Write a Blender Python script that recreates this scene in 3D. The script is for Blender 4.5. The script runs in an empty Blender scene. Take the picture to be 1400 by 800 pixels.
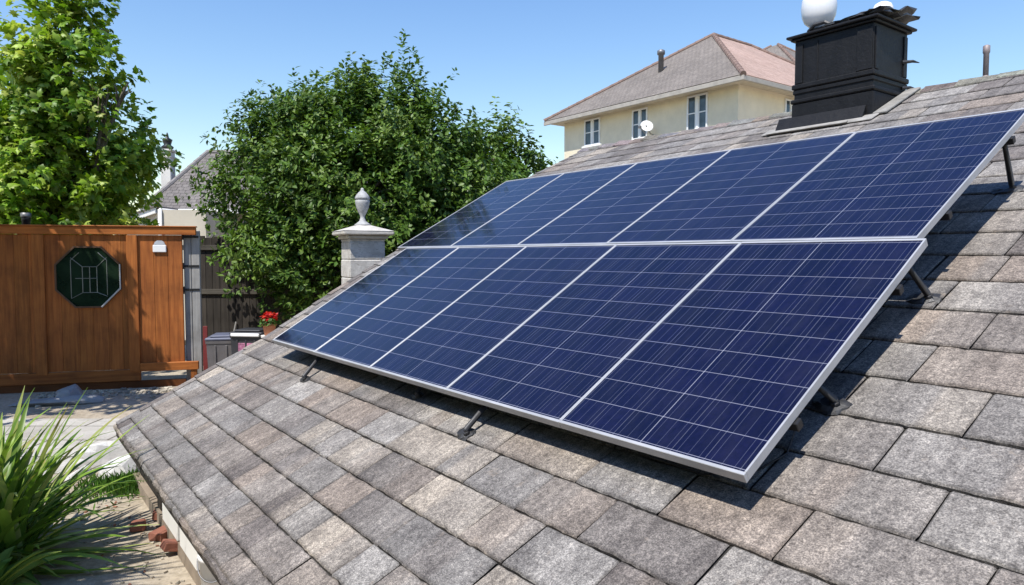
import bpy, math, random
import numpy as np
from mathutils import Vector, Matrix

R = math.radians
random.seed(7)
rng = np.random.default_rng(11)
C = bpy.context.scene.collection

# ---------------------------------------------------------------- camera
cam_d = bpy.data.cameras.new('camera')
cam = bpy.data.objects.new('camera', cam_d); C.objects.link(cam)
cam_d.sensor_width = 36.0
cam_d.lens = 36.0 * 961.5 / 1400.0
cam_d.clip_start = 0.05; cam_d.clip_end = 1000
cam.location = (0, 0, 2.1)
cam.rotation_euler = (R(90 - 3.02), 0, 0)
bpy.context.scene.camera = cam

# ---------------------------------------------------------------- sky, sun, exposure
SUN_EL, SUN_AZ = 59.0, -150.0           # azimuth from +Y towards +X
world = bpy.data.worlds.new('World'); bpy.context.scene.world = world
world.use_nodes = True
wn = world.node_tree; wn.nodes.clear()
sky = wn.nodes.new('ShaderNodeTexSky'); sky.sky_type = 'NISHITA'; sky.sun_disc = False
sky.sun_elevation = R(SUN_EL); sky.sun_rotation = R(SUN_AZ)
sky.altitude = 0; sky.air_density = 1.5; sky.dust_density = 0.2; sky.ozone_density = 3.2
bg = wn.nodes.new('ShaderNodeBackground'); bg.inputs['Strength'].default_value = 0.15
wo = wn.nodes.new('ShaderNodeOutputWorld')
hs = wn.nodes.new('ShaderNodeHueSaturation'); hs.inputs['Saturation'].default_value = 1.22; hs.inputs['Hue'].default_value = 0.512
wn.links.new(sky.outputs[0], hs.inputs['Color']); wn.links.new(hs.outputs[0], bg.inputs[0]); wn.links.new(bg.outputs[0], wo.inputs[0])
sd = bpy.data.lights.new('sun', 'SUN'); sd.energy = 5.0; sd.angle = R(0.5); sd.color = (1.0, 0.955, 0.88)
so = bpy.data.objects.new('sun', sd); C.objects.link(so)
SD = Vector((math.sin(R(SUN_AZ)) * math.cos(R(SUN_EL)), math.cos(R(SUN_AZ)) * math.cos(R(SUN_EL)), math.sin(R(SUN_EL))))
so.rotation_euler = SD.to_track_quat('Z', 'Y').to_euler(); so.location = SD * 30
vs_ = bpy.context.scene.view_settings
vs_.view_transform = 'Standard'; vs_.look = 'None'; vs_.exposure = 0.30; vs_.gamma = 1.0; vs_.use_curve_mapping = False

# ---------------------------------------------------------------- material helpers
def lin(r, g, b):
    f = lambda c: c / 12.92 if c <= 0.04045 else ((c + 0.055) / 1.055) ** 2.4
    return (f(r / 255), f(g / 255), f(b / 255), 1)

class NT:
    """small wrapper for node building"""
    def __init__(s, name):
        s.m = bpy.data.materials.new(name); s.m.use_nodes = True
        s.t = s.m.node_tree; s.t.nodes.clear()
        s.out = s.n('ShaderNodeOutputMaterial'); s.p = s.n('ShaderNodeBsdfPrincipled')
        s.l(s.p.outputs[0], s.out.inputs[0])
    def n(s, k, **kw):
        x = s.t.nodes.new(k)
        for a, b in kw.items(): setattr(x, a, b)
        return x
    def l(s, a, b): s.t.links.new(a, b)
    def set(s, **kw):
        for a, b in kw.items(): s.p.inputs[a.replace('_', ' ')].default_value = b
        return s
    def coord(s, scale=(1, 1, 1), kind='Object'):
        tc = s.n('ShaderNodeTexCoord'); mp = s.n('ShaderNodeMapping'); mp.inputs['Scale'].default_value = scale
        s.l(tc.outputs[kind], mp.inputs[0]); return mp.outputs[0]
    def noise(s, scale, detail=4, vec=None, rough=0.6):
        x = s.n('ShaderNodeTexNoise'); x.inputs['Scale'].default_value = scale
        x.inputs['Detail'].default_value = detail; x.inputs['Roughness'].default_value = rough
        s.l(vec if vec is not None else s.coord(), x.inputs['Vector']); return x.outputs[0]
    def ramp(s, fac, stops):
        x = s.n('ShaderNodeValToRGB'); e = x.color_ramp.elements
        while len(e) < len(stops): e.new(0.5)
        for i, (p, c) in enumerate(stops):
            e[i].position = p; e[i].color = c if len(c) == 4 else (*c, 1)
        s.l(fac, x.inputs[0]); return x.outputs[0]
    def mix(s, fac, a, b, mode='MIX'):
        x = s.n('ShaderNodeMix', data_type='RGBA', blend_type=mode)
        for sock, v in ((x.inputs[0], fac), (x.inputs[6], a), (x.inputs[7], b)):
            if hasattr(v, 'is_linked'): s.l(v, sock)
            else: sock.default_value = v
        return x.outputs[2]
    def math(s, op, a, b=0.0, c=0.0):
        x = s.n('ShaderNodeMath', operation=op)
        for sock, v in zip(x.inputs, (a, b, c)):
            if hasattr(v, 'is_linked'): s.l(v, sock)
            else: sock.default_value = v
        return x.outputs[0]
    def bump(s, h, strength=0.3, dist=0.01):
        x = s.n('ShaderNodeBump'); x.inputs['Strength'].default_value = strength; x.inputs['Distance'].default_value = dist
        s.l(h, x.inputs['Height']); s.l(x.outputs[0], s.p.inputs['Normal'])
    def attr(s, name='tint'):
        x = s.n('ShaderNodeAttribute'); x.attribute_name = name; return x.outputs['Color']
    def base(s, c):
        if hasattr(c, 'is_linked'): s.l(c, s.p.inputs['Base Color'])
        else: s.p.inputs['Base Color'].default_value = c

def plain(name, col, rough=0.6, metal=0.0, var=0.15, scale=6, bump=0.15, bscale=60):
    m = NT(name); m.set(Roughness=rough, Metallic=metal)
    c = (*col, 1)
    lo = tuple(x * (1 - var) for x in col); hi = tuple(min(1, x * (1 + var)) for x in col)
    m.base(m.ramp(m.noise(scale, 5), [(0.3, lo), (0.7, hi)]))
    if bump: m.bump(m.noise(bscale, 3), bump, 0.004)
    return m.m

# ---------------------------------------------------------------- mesh helpers
class MB:
    def __init__(s): s.v = []; s.f = []; s.c = []; s.tint = (1, 1, 1)
    def face(s, pts, tint=None):
        i = len(s.v); s.v += [tuple(p) for p in pts]; s.f.append(list(range(i, i + len(pts))))
        s.c += [(*(tint or s.tint), 1)] * len(pts)
    def poly(s, verts, faces, tints=None):
        i = len(s.v); s.v += [tuple(p) for p in verts]
        for f in faces:
            s.f.append([i + k for k in f])
            s.c += [(*(tints[k] if tints else s.tint), 1) for k in f]
    def box(s, x0, x1, y0, y1, z0, z1, M=None, b=0.0):
        b = min(b, (x1 - x0) / 2.5, (y1 - y0) / 2.5, (z1 - z0) / 2.5)
        if b <= 0:
            v = [(x, y, z) for z in (z0, z1) for y in (y0, y1) for x in (x0, x1)]
            f = [(0, 2, 3, 1), (4, 5, 7, 6), (0, 1, 5, 4), (2, 6, 7, 3), (0, 4, 6, 2), (1, 3, 7, 5)]
        else:
            v = []; idx = {}
            X = (x0, x1); Y = (y0, y1); Z = (z0, z1); sg = (1, -1)
            for i in (0, 1):
                for j in (0, 1):
                    for k in (0, 1):
                        for a in range(3):
                            p = [X[i] + (b * sg[i] if a != 0 else 0), Y[j] + (b * sg[j] if a != 1 else 0), Z[k] + (b * sg[k] if a != 2 else 0)]
                            idx[i, j, k, a] = len(v); v.append(tuple(p))
            f = []
            for i in (0, 1):
                q = [idx[i, 0, 0, 0], idx[i, 1, 0, 0], idx[i, 1, 1, 0], idx[i, 0, 1, 0]]; f.append(q if i else q[::-1])
                q = [idx[0, i, 0, 1], idx[1, i, 0, 1], idx[1, i, 1, 1], idx[0, i, 1, 1]]; f.append(q[::-1] if i else q)
                q = [idx[0, 0, i, 2], idx[1, 0, i, 2], idx[1, 1, i, 2], idx[0, 1, i, 2]]; f.append(q if i else q[::-1])
            for i in (0, 1):
                for j in (0, 1):
                    q = [idx[i, j, 0, 0], idx[i, j, 1, 0], idx[i, j, 1, 1], idx[i, j, 0, 1]]; f.append(q[::-1] if i ^ j else q)
                    q = [idx[i, 0, j, 0], idx[i, 1, j, 0], idx[i, 1, j, 2], idx[i, 0, j, 2]]; f.append(q if i ^ j else q[::-1])
                    q = [idx[0, i, j, 1], idx[1, i, j, 1], idx[1, i, j, 2], idx[0, i, j, 2]]; f.append(q[::-1] if i ^ j else q)
                    for k in (0, 1):
                        q = [idx[i, j, k, 0], idx[i, j, k, 1], idx[i, j, k, 2]]; f.append(q[::-1] if not (i ^ j ^ k) else q)
        if M is not None: v = [tuple(M @ Vector(p)) for p in v]
        s.poly(v, f); return s
    def tube(s, pts, rad, n=8, cap=True):
        pts = [Vector(p) for p in pts]
        if not hasattr(rad, '__len__'): rad = [rad] * len(pts)
        ring = []; up = Vector((0, 0, 1))
        for i, p in enumerate(pts):
            t = (pts[min(i + 1, len(pts) - 1)] - pts[max(i - 1, 0)]).normalized()
            a = t.cross(up if abs(t.z) < 0.95 else Vector((1, 0, 0))).normalized(); b = a.cross(t)
            ring.append([p + (a * math.cos(2 * math.pi * k / n) + b * math.sin(2 * math.pi * k / n)) * rad[i] for k in range(n)])
        v = [q for r_ in ring for q in r_]; f = []
        for i in range(len(pts) - 1):
            for k in range(n): f.append((i * n + k, i * n + (k + 1) % n, (i + 1) * n + (k + 1) % n, (i + 1) * n + k))
        if cap: f.append(tuple(range(n))[::-1]); f.append(tuple((len(pts) - 1) * n + k for k in range(n)))
        s.poly(v, f); return s
    def lathe(s, prof, n=20, o=(0, 0, 0), jit=0.0):
        o = Vector(o); v = []; f = []
        for r_, z in prof:
            for k in range(n):
                a = 2 * math.pi * k / n; rr = r_ * (1 + random.uniform(-jit, jit))
                v.append(o + Vector((rr * math.cos(a), rr * math.sin(a), z)))
        for i in range(len(prof) - 1):
            for k in range(n): f.append((i * n + k, i * n + (k + 1) % n, (i + 1) * n + (k + 1) % n, (i + 1) * n + k))
        f.append(tuple(range(n))[::-1]); f.append(tuple((len(prof) - 1) * n + k for k in range(n)))
        s.poly(v, f); return s
    def prism(s, outline, y0, y1, M=None):
        """outline in x,z extruded along y"""
        n = len(outline)
        v = [(x, y0, z) for x, z in outline] + [(x, y1, z) for x, z in outline]
        f = [tuple(range(n)), tuple(range(2 * n - 1, n - 1, -1))] + [(k, k + n, (k + 1) % n + n, (k + 1) % n) for k in range(n)]
        if M is not None: v = [tuple(M @ Vector(p)) for p in v]
        s.poly(v, f); return s
    def build(s, name, mat, parent=None, smooth=False, loc=None, rot=None):
        me = bpy.data.meshes.new(name); me.from_pydata(s.v, [], s.f)
        at = me.color_attributes.new('tint', 'FLOAT_COLOR', 'CORNER')
        at.data.foreach_set('color', np.array(s.c, dtype=np.float32).ravel())
        if smooth: me.shade_smooth()
        me.materials.append(mat)
        o = bpy.data.objects.new(name, me); C.objects.link(o)
        if parent is not None: o.parent = parent
        if loc is not None: o.location = loc
        if rot is not None: o.rotation_euler = rot
        return o

def tag(o, label=None, cat=None, group=None, kind=None):
    if label: o['label'] = label
    if cat: o['category'] = cat
    if group: o['group'] = group
    if kind: o['kind'] = kind
    return o
def thing(name, label, cat, loc=(0, 0, 0), rotz=0.0, group=None, M=None):
    o = bpy.data.objects.new(name, None); C.objects.link(o); o.empty_display_size = 0.2
    if M is not None: o.matrix_world = M
    else: o.location = loc; o.rotation_euler = (0, 0, rotz)
    return tag(o, label, cat, group)
def frame_matrix(o, x, y, z):
    return Matrix(((x[0], y[0], z[0], o[0]), (x[1], y[1], z[1], o[1]), (x[2], y[2], z[2], o[2]), (0, 0, 0, 1)))
def blob(name, mat, loc, size, parent=None, seed=0, sub=3, amp=0.25, flat=0.0):
    """an irregular lump (rock, clod) on z = 0 of its own origin"""
    import bmesh
    bm = bmesh.new(); bmesh.ops.create_icosphere(bm, subdivisions=sub, radius=1)
    rr = random.Random(seed); ph = [(Vector((rr.gauss(0, 1), rr.gauss(0, 1), rr.gauss(0, 1))).normalized(), rr.uniform(.3, .95)) for _ in range(9)]
    for v in bm.verts:
        d = v.co.normalized(); k = 1.0
        for nrm, cut in ph:                          # planar facets cut off the ball
            q = d.dot(nrm)
            if q * k > cut: k = cut / q
        v.co = Vector((d.x * k * size[0], d.y * k * size[1], max(d.z * k, -0.35) * size[2] + 0.35 * size[2]))
    me = bpy.data.meshes.new(name); bm.to_mesh(me); bm.free(); me.materials.append(mat)
    o = bpy.data.objects.new(name, me); C.objects.link(o); o.location = loc; o.rotation_euler = (0, 0, rr.uniform(0, 6))
    if parent: o.parent = parent
    return o

# ---------------------------------------------------------------- materials
def mat_shingle():
    m = NT('asphalt_shingle'); m.set(Roughness=0.92, Specular_IOR_Level=0.25)
    t = m.attr()
    grain = m.noise(150, 4, m.coord((1, 1, 1)), 0.8)
    g2 = m.noise(48, 5, None, 0.7)
    streak = m.noise(1.0, 4, m.coord((26, 2.4, 4)), 0.65)
    blot = m.noise(5, 5, None, 0.65)
    fine = m.ramp(grain, [(0.33, (.34, .34, .34)), (0.5, (.95, .95, .95)), (0.66, (1.85, 1.82, 1.76))])
    mid = m.ramp(g2, [(0.30, (.52, .51, .51)), (0.52, (1.0, 1.0, 1.0)), (0.70, (1.42, 1.40, 1.36))])
    stc = m.ramp(streak, [(0.28, (.78, .77, .78)), (0.72, (1.26, 1.25, 1.24))])
    blc = m.ramp(blot, [(0.30, (.66, .65, .65)), (0.68, (1.24, 1.23, 1.21))])
    c = m.mix(1.0, t, fine, 'MULTIPLY'); c = m.mix(1.0, c, mid, 'MULTIPLY')
    c = m.mix(1.0, c, stc, 'MULTIPLY'); c = m.mix(1.0, c, blc, 'MULTIPLY')
    # patches of warm lichen and dark weather stain
    li = m.ramp(m.noise(9, 6, None, 0.7), [(0.62, (0, 0, 0)), (0.74, (.55, .55, .55))])
    c = m.mix(li, c, (.36, .29, .225, 1))
    dk = m.ramp(m.noise(2.6, 6, m.coord((1.0, .7, 1)), 0.7), [(0.60, (0, 0, 0)), (0.80, (.5, .5, .5))])
    c = m.mix(dk, c, (.07, .066, .063, 1))
    m.base(c); h = m.math('ADD', m.math('MULTIPLY', grain, .6), m.math('MULTIPLY', g2, .8))
    m.bump(h, 0.55, 0.006); return m.m
M_SHINGLE = mat_shingle()
M_FELT = plain('roof_felt', (.03, .028, .026), 0.95, bump=.4)

def mat_cells():
    m = NT('solar_cells'); m.set(Roughness=0.09, Specular_IOR_Level=0.5)
    m.p.inputs['IOR'].default_value = 1.5
    tc = m.n('ShaderNodeTexCoord'); sp = m.n('ShaderNodeSeparateXYZ'); m.l(tc.outputs['Object'], sp.inputs[0])
    X, Y = sp.outputs[0], sp.outputs[1]
    P = 0.1585
    def line(v, off, pitch, width):
        q = m.math('FRACT', m.math('DIVIDE', m.math('SUBTRACT', v, off), pitch))
        d = m.math('MULTIPLY', m.math('ABSOLUTE', m.math('SUBTRACT', q, 0.5)), 2.0)      # 1 at line
        return m.math('GREATER_THAN', d, 1.0 - 2 * width / pitch / 2)
    rows = line(Y, 0.0275, P, 0.0034)
    cols = line(X, 0.017, P, 0.0034)
    mid = m.math('LESS_THAN', m.math('ABSOLUTE', m.math('SUBTRACT', X, 0.4925)), 0.0019)
    bus = line(X, 0.017 + P / 6, P / 3, 0.0026)
    # corner stars: cells have clipped corners
    vo = m.n('ShaderNodeTexVoronoi'); vo.inputs['Scale'].default_value = 55; m.l(tc.outputs['Object'], vo.inputs['Vector'])
    crys = m.ramp(vo.outputs['Color'], [(0.0, (.0026, .0020, .0165)), (1.0, (.0040, .0032, .025))])
    cellid = m.n('ShaderNodeTexWhiteNoise', noise_dimensions='2D')
    fl = m.n('ShaderNodeVectorMath', operation='FLOOR'); dv = m.n('ShaderNodeVectorMath', operation='DIVIDE')
    ad = m.n('ShaderNodeVectorMath', operation='SUBTRACT')
    m.l(tc.outputs['Object'], ad.inputs[0]); ad.inputs[1].default_value = (0.017, 0.0275, 0)
    m.l(ad.outputs[0], dv.inputs[0]); dv.inputs[1].default_value = (P, P, 1); m.l(dv.outputs[0], fl.inputs[0]); m.l(fl.outputs[0], cellid.inputs['Vector'])
    cv = m.ramp(cellid.outputs['Value'], [(0, (.80, .80, .80)), (1, (1.2, 1.2, 1.2))])
    c = m.mix(1.0, crys, cv, 'MULTIPLY')
    fingers = m.noise(900, 1, m.coord((1, .02, 1)))
    c = m.mix(m.math('MULTIPLY', bus, 0.15), c, (.30, .33, .46, 1))
    c = m.mix(m.math('MULTIPLY', cols, 0.15), c, (.42, .45, .56, 1))
    c = m.mix(m.math('MULTIPLY', mid, 0.34), c, (.55, .57, .66, 1))
    c = m.mix(m.math('MULTIPLY', rows, 0.36), c, (.52, .54, .66, 1))
    dust = m.ramp(m.noise(3.2, 7, m.coord((3.0, .8, 1)), .7), [(0.45, (0, 0, 0)), (0.85, (.035, .035, .035))])
    c = m.mix(dust, c, (.33, .32, .31, 1))
    m.base(c)
    rg = m.ramp(m.noise(2.2, 6, None, .65), [(0.35, (.045, .045, .045)), (0.75, (.16, .16, .16))]); m.l(rg, m.p.inputs['Roughness'])
    m.bump(m.noise(7, 2), 0.035, 0.004)
    return m.m
M_CELLS = mat_cells()

def mat_alu():
    m = NT('anodised_aluminium'); m.set(Metallic=0.3, Roughness=0.45)
    m.base(m.ramp(m.noise(3, 6, m.coord((1, 1, 1))), [(0.3, (.36, .37, .38)), (0.7, (.56, .56, .57))]))
    m.bump(m.noise(160, 2), 0.05, 0.001); return m.m
M_ALU = mat_alu()
M_BLACKMETAL = plain('black_metal', (.022, .022, .024), 0.45, 0.3, .3)
M_BITUMEN = plain('bitumen', (.035, .035, .037), 0.5, 0, .5, 14, .8, 40)
M_GREYMETAL = plain('grey_metal', (.20, .20, .21), 0.5, 0.6, .25)
M_STRUT = plain('strut_metal', (.055, .055, .058), 0.5, 0.4, .35)

def mat_wood(name, a, b, knots=True, rough=0.62, sc=1.0, axis='z'):
    m = NT(name); m.set(Roughness=rough, Specular_IOR_Level=0.3)
    s = (14 * sc, 14 * sc, 0.9 * sc) if axis == 'z' else (0.9 * sc, 14 * sc, 14 * sc)
    g = m.noise(1.6, 7, m.coord(s), 0.62); blot = m.noise(1.8, 4)
    c = m.ramp(g, [(0.28, a), (0.52, tuple((x + y) / 2 for x, y in zip(a, b))), (0.74, b)])
    c = m.mix(1.0, c, m.ramp(blot, [(0.28, (.62, .60, .58)), (0.5, (1, 1, 1)), (0.72, (1.22, 1.2, 1.17))]), 'MULTIPLY')
    c = m.mix(1.0, c, m.attr(), 'MULTIPLY')
    m.base(c); m.bump(g, 0.25, 0.004); return m.m
M_CEDAR = mat_wood('stained_cedar', (.19, .054, .011), (.42, .145, .032))
M_CEDARH = mat_wood('stained_cedar_rail', (.22, .063, .013), (.45, .158, .037), axis='x')
M_OLDWOOD = mat_wood('weathered_wood', (.24, .235, .225), (.46, .45, .43), rough=.85)
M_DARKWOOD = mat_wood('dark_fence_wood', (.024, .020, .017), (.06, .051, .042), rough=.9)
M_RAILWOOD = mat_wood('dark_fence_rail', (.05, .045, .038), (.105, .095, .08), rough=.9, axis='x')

def mat_render(name, col, var=.08, stain=.15):
    m = NT(name); m.set(Roughness=0.9)
    c = m.ramp(m.noise(2.0, 6, None, .65), [(0.3, tuple(x * (1 - var) for x in col)), (0.7, tuple(min(1, x * (1 + var)) for x in col))])
    st = m.ramp(m.noise(1.4, 6, m.coord((3, 3, .5)), .7), [(0.55, (0, 0, 0)), (0.85, (stain, stain, stain))])
    c = m.mix(st, c, (.16, .145, .12, 1)); m.base(c); m.bump(m.noise(70, 4), 0.3, 0.004); return m.m
M_CREAM = mat_render('cream_render', (.74, .66, .50))
M_BEIGE = mat_render('beige_render', (.52, .47, .38))
M_WHITE = mat_render('white_paint', (.78, .77, .74), .05, .2)
M_WHITEGLOSS = plain('white_plastic', (.80, .80, .80), 0.35, 0, .05, 4, .03)
M_BLACKPAINT = None
def mat_blackpaint():
    m = NT('black_bitumen_paint'); m.set(Roughness=0.55, Specular_IOR_Level=0.3)
    c = m.ramp(m.noise(3.5, 7, m.coord((2, 2, 1)), .7), [(0.35, (.005, .005, .006)), (0.62, (.010, .010, .011)), (0.82, (.028, .028, .030))])
    sc = m.ramp(m.noise(11, 7, m.coord((2, 2, .5)), .75), [(0.66, (0, 0, 0)), (0.78, (.5, .5, .5))])
    c = m.mix(sc, c, (.10, .10, .10, 1)); m.base(c)
    m.bump(m.noise(24, 6, None, .7), 0.5, 0.012); return m.m
M_BLACKPAINT = mat_blackpaint()

def mat_stone(name, a, b, scale=5, bmp=.5, vein=True):
    m = NT(name); m.set(Roughness=0.88)
    c = m.ramp(m.noise(scale, 8, None, .7), [(0.3, a), (0.7, b)])
    if vein:
        v = m.ramp(m.noise(scale * 2.6, 7, m.coord((1, 1, 2.2)), .75), [(0.33, (.42, .39, .35)), (0.46, (1, 1, 1))])
        c = m.mix(.75, c, v, 'MULTIPLY')
    m.base(c); m.bump(m.noise(scale * 5, 6, None, .7), bmp, 0.012); return m.m
M_PILLAR = mat_stone('pillar_stone', (.40, .375, .34), (.66, .64, .60), 7)
M_CAPSTONE = mat_stone('capstone', (.40, .37, .33), (.60, .57, .52), 7, .6, False)
M_ROCK = mat_stone('pale_rock', (.50, .49, .47), (.76, .75, .73), 5, .6, False)
M_GREYROCK = mat_stone('grey_rock', (.20, .205, .21), (.34, .345, .35), 5, .6, False)
M_URN = mat_stone('urn_stone', (.28, .28, .28), (.52, .52, .51), 16, .5, True)

def mat_ground():
    m = NT('dirt_ground'); m.set(Roughness=0.95)
    n1 = m.noise(.9, 8, None, .65); n2 = m.noise(16, 6, None, .7)
    c = m.ramp(n1, [(0.30, (.27, .22, .155)), (0.5, (.40, .34, .26)), (0.72, (.47, .42, .335))])
    c = m.mix(1.0, c, m.ramp(n2, [(0.3, (.62, .60, .57)), (0.55, (1, 1, 1)), (0.75, (1.25, 1.24, 1.2))]), 'MULTIPLY')
    m.base(c); m.bump(m.math('ADD', n1, m.math('MULTIPLY', n2, .5)), .6, .03); return m.m
M_GROUND = mat_ground()
def mat_paving():
    m = NT('concrete_paving'); m.set(Roughness=0.93)
    br = m.n('ShaderNodeTexBrick'); m.l(m.coord((.38, .38, .38)), br.inputs['Vector'])
    br.inputs['Scale'].default_value = 1.0; br.inputs['Mortar Size'].default_value = 0.006; br.inputs['Mortar Smooth'].default_value = .2
    br.inputs['Color1'].default_value = (.40, .375, .335, 1); br.inputs['Color2'].default_value = (.50, .475, .43, 1); br.inputs['Mortar'].default_value = (.13, .115, .09, 1)
    n1 = m.noise(1.5, 8, None, .7); n2 = m.noise(30, 5, None, .7)
    c = m.mix(1.0, br.outputs[0], m.ramp(n1, [(0.3, (.66, .64, .60)), (0.6, (1.05, 1.05, 1.05))]), 'MULTIPLY')
    c = m.mix(1.0, c, m.ramp(n2, [(0.3, (.8, .8, .8)), (0.7, (1.15, 1.15, 1.15))]), 'MULTIPLY')
    m.base(c); m.bump(m.math('ADD', n2, br.outputs[1]), .4, .006); return m.m
M_PAVING = mat_paving()
def mat_brick(name='red_brick', c1=(.30, .095, .055), c2=(.40, .15, .09)):
    m = NT(name); m.set(Roughness=.9)
    m.base(m.ramp(m.noise(7, 7, None, .7), [(0.3, c1), (0.6, c2), (0.8, (.45, .28, .21))])); m.bump(m.noise(40, 5), .5, .006); return m.m
M_BRICK = mat_brick('red_brick', (.20, .075, .05), (.29, .115, .075))

def mat_leaf(name, trans=.35, rough=.42):
    m = NT(name); m.set(Roughness=rough, Specular_IOR_Level=.34)
    t = m.attr(); m.base(t)
    tr = m.n('ShaderNodeBsdfTranslucent'); m.l(m.mix(1.0, t, (1.25, 1.35, .55, 1), 'MULTIPLY'), tr.inputs[0])
    mx = m.n('ShaderNodeMixShader'); mx.inputs[0].default_value = trans
    m.l(m.p.outputs[0], mx.inputs[1]); m.l(tr.outputs[0], mx.inputs[2]); m.l(mx.outputs[0], m.out.inputs[0]); return m.m
M_LEAF = mat_leaf('maple_leaf', .34, .45)
M_LEAFD = mat_leaf('glossy_leaf', .22, .46)
M_STRAP = mat_leaf('strap_leaf', .25, .40)
M_BARK = mat_stone('bark', (.07, .055, .04), (.17, .14, .11), 9, .8, False)

def mat_glass(name, col=(.02, .025, .03), rough=.06):
    m = NT(name); m.set(Roughness=rough, Specular_IOR_Level=.6)
    m.base(m.ramp(m.noise(2.5, 5), [(0.35, col), (0.7, tuple(x * 2.2 for x in col))])); m.bump(m.noise(6, 2), .06, .003); return m.m
M_GLASS = mat_glass('dark_window_glass', (.008, .016, .009), .10)  # green-black base colour paints in a reflection of dark foliage
M_GLASS.node_tree.nodes['Principled BSDF'].inputs['Specular IOR Level'].default_value = .5
M_BLUEGLASS = mat_glass('house_window_glass', (.035, .05, .065))

def mat_rooftile(name, a, b, rows=5.5, mort=(.05, .045, .04)):
    m = NT(name); m.set(Roughness=.9)
    br = m.n('ShaderNodeTexBrick'); m.l(m.coord((1, 1, 1), 'UV'), br.inputs['Vector'])
    br.inputs['Scale'].default_value = rows; br.inputs['Mortar Size'].default_value = .035; br.inputs['Mortar Smooth'].default_value = .6
    br.inputs['Brick Width'].default_value = .9; br.inputs['Row Height'].default_value = .72
    br.inputs['Color1'].default_value = (*a, 1); br.inputs['Color2'].default_value = (*b, 1); br.inputs['Mortar'].default_value = (*mort, 1)
    c = m.mix(1.0, br.outputs[0], m.ramp(m.noise(14, 6, None, .7), [(0.3, (.7, .7, .7)), (0.7, (1.25, 1.25, 1.25))]), 'MULTIPLY')
    c = m.mix(1.0, c, m.ramp(m.noise(.7, 5), [(0.3, (.85, .85, .85)), (0.7, (1.12, 1.12, 1.12))]), 'MULTIPLY')
    m.base(c); iv = m.math('SUBTRACT', 1.0, br.outputs[1]); m.bump(iv, .7, .03); return m.m
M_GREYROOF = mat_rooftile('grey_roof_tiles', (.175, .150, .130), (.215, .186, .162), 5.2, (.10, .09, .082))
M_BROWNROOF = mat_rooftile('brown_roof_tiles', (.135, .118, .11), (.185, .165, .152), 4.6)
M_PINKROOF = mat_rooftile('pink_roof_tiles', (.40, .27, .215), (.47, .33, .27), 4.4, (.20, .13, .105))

# ---------------------------------------------------------------- setting: ground, path
mb = MB()
n = 40; L = 300.0
mb.poly([(-L, -L, 0), (L, -L, 0), (L, L, 0), (-L, L, 0)], [(0, 1, 2, 3)])
tag(mb.build('ground', M_GROUND), kind='structure')
mb = MB()
mb.poly([(-9.5, 8.95, .004), (-9.5, 6.2, .004), (-5.2, 6.15, .004), (-4.35, 6.7, .004), (-3.75, 7.05, .004), (-5.05, 8.95, .004)], [(0, 1, 2, 3, 4, 5)])
tag(mb.build('path', M_PAVING), kind='structure')

# ---------------------------------------------------------------- the house under the panels
A = Vector((0.88319295, 2.49156368, 2.1 - 0.94730368))          # roof origin: u along the eave, v up the slope
UR = Vector((0.59482279, -0.80385686, 0.0)); HV = Vector((0.80385686, 0.59482279, 0.0))
SL = R(25.0)
VR = HV * math.cos(SL) + Vector((0, 0, math.sin(SL))); NR = UR.cross(VR)
house = thing('shingle_house', 'low house with mottled grey and tan shingle roof and black chimney carrying the solar panels', 'house',
              M=frame_matrix(A, UR, HV, (0, 0, 1)))
HL = frame_matrix((0, 0, 0), (1, 0, 0), (0, math.cos(SL), math.sin(SL)), (0, -math.sin(SL), math.cos(SL)))   # roof frame inside the house frame
V_RIDGE = 6.35; U_END = 3.2
def edge_u(v):                                                       # the leaning left verge
    pts = [(-1.6, -5.86), (-.8, -5.98), (-.34, -6.08), (.13, -6.12), (1.25, -6.60), (2.6, -7.05), (5.3, -7.30), (6.6, -7.24)]
    return float(np.interp(v, [p[0] for p in pts], [p[1] for p in pts]))
courses = [-1.455, -1.325, -1.125, -.90, -.665, -.412, -.158, .115, .385, .672, .975, 1.28, 1.605, 1.915]
while courses[-1] < V_RIDGE - .2: courses.append(courses[-1] + random.uniform(.295, .325))
courses.append(V_RIDGE)
# tiles whose joints can be read in the photograph: course -> joint positions
known = {4: [-1.58, -1.06], 5: [-.55, 0.0, .52], 6: [-.82, -.34, .16, .72], 7: [-.1, .5], 8: [-.22, .24, .83], 9: [-.05, .43, .95], 10: [.115, .62], 11: [-.25, .24, .7], 12: [-.03, .5], 13: [.1, .55], 3: [-1.86, -1.40], 2: [-1.90, -1.44]}
PAL = [(.235, .228, .222), (.27, .258, .245), (.315, .30, .28), (.195, .180, .172), (.165, .146, .138), (.36, .325, .28), (.30, .262, .228), (.285, .24, .205), (.345, .335, .32), (.25, .225, .205), (.150, .138, .132), (.45, .40, .335)]
PW = [10, 10, 9, 9, 7, 4, 6, 5, 7, 8, 4, 2]
def pick(): 
    c = random.choices(PAL, PW)[0]; k = random.uniform(.92, 1.08) * .83; return tuple((x * .78 + m_ * .22) * k for x, m_ in zip(c, (.258, .242, .228)))
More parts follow.
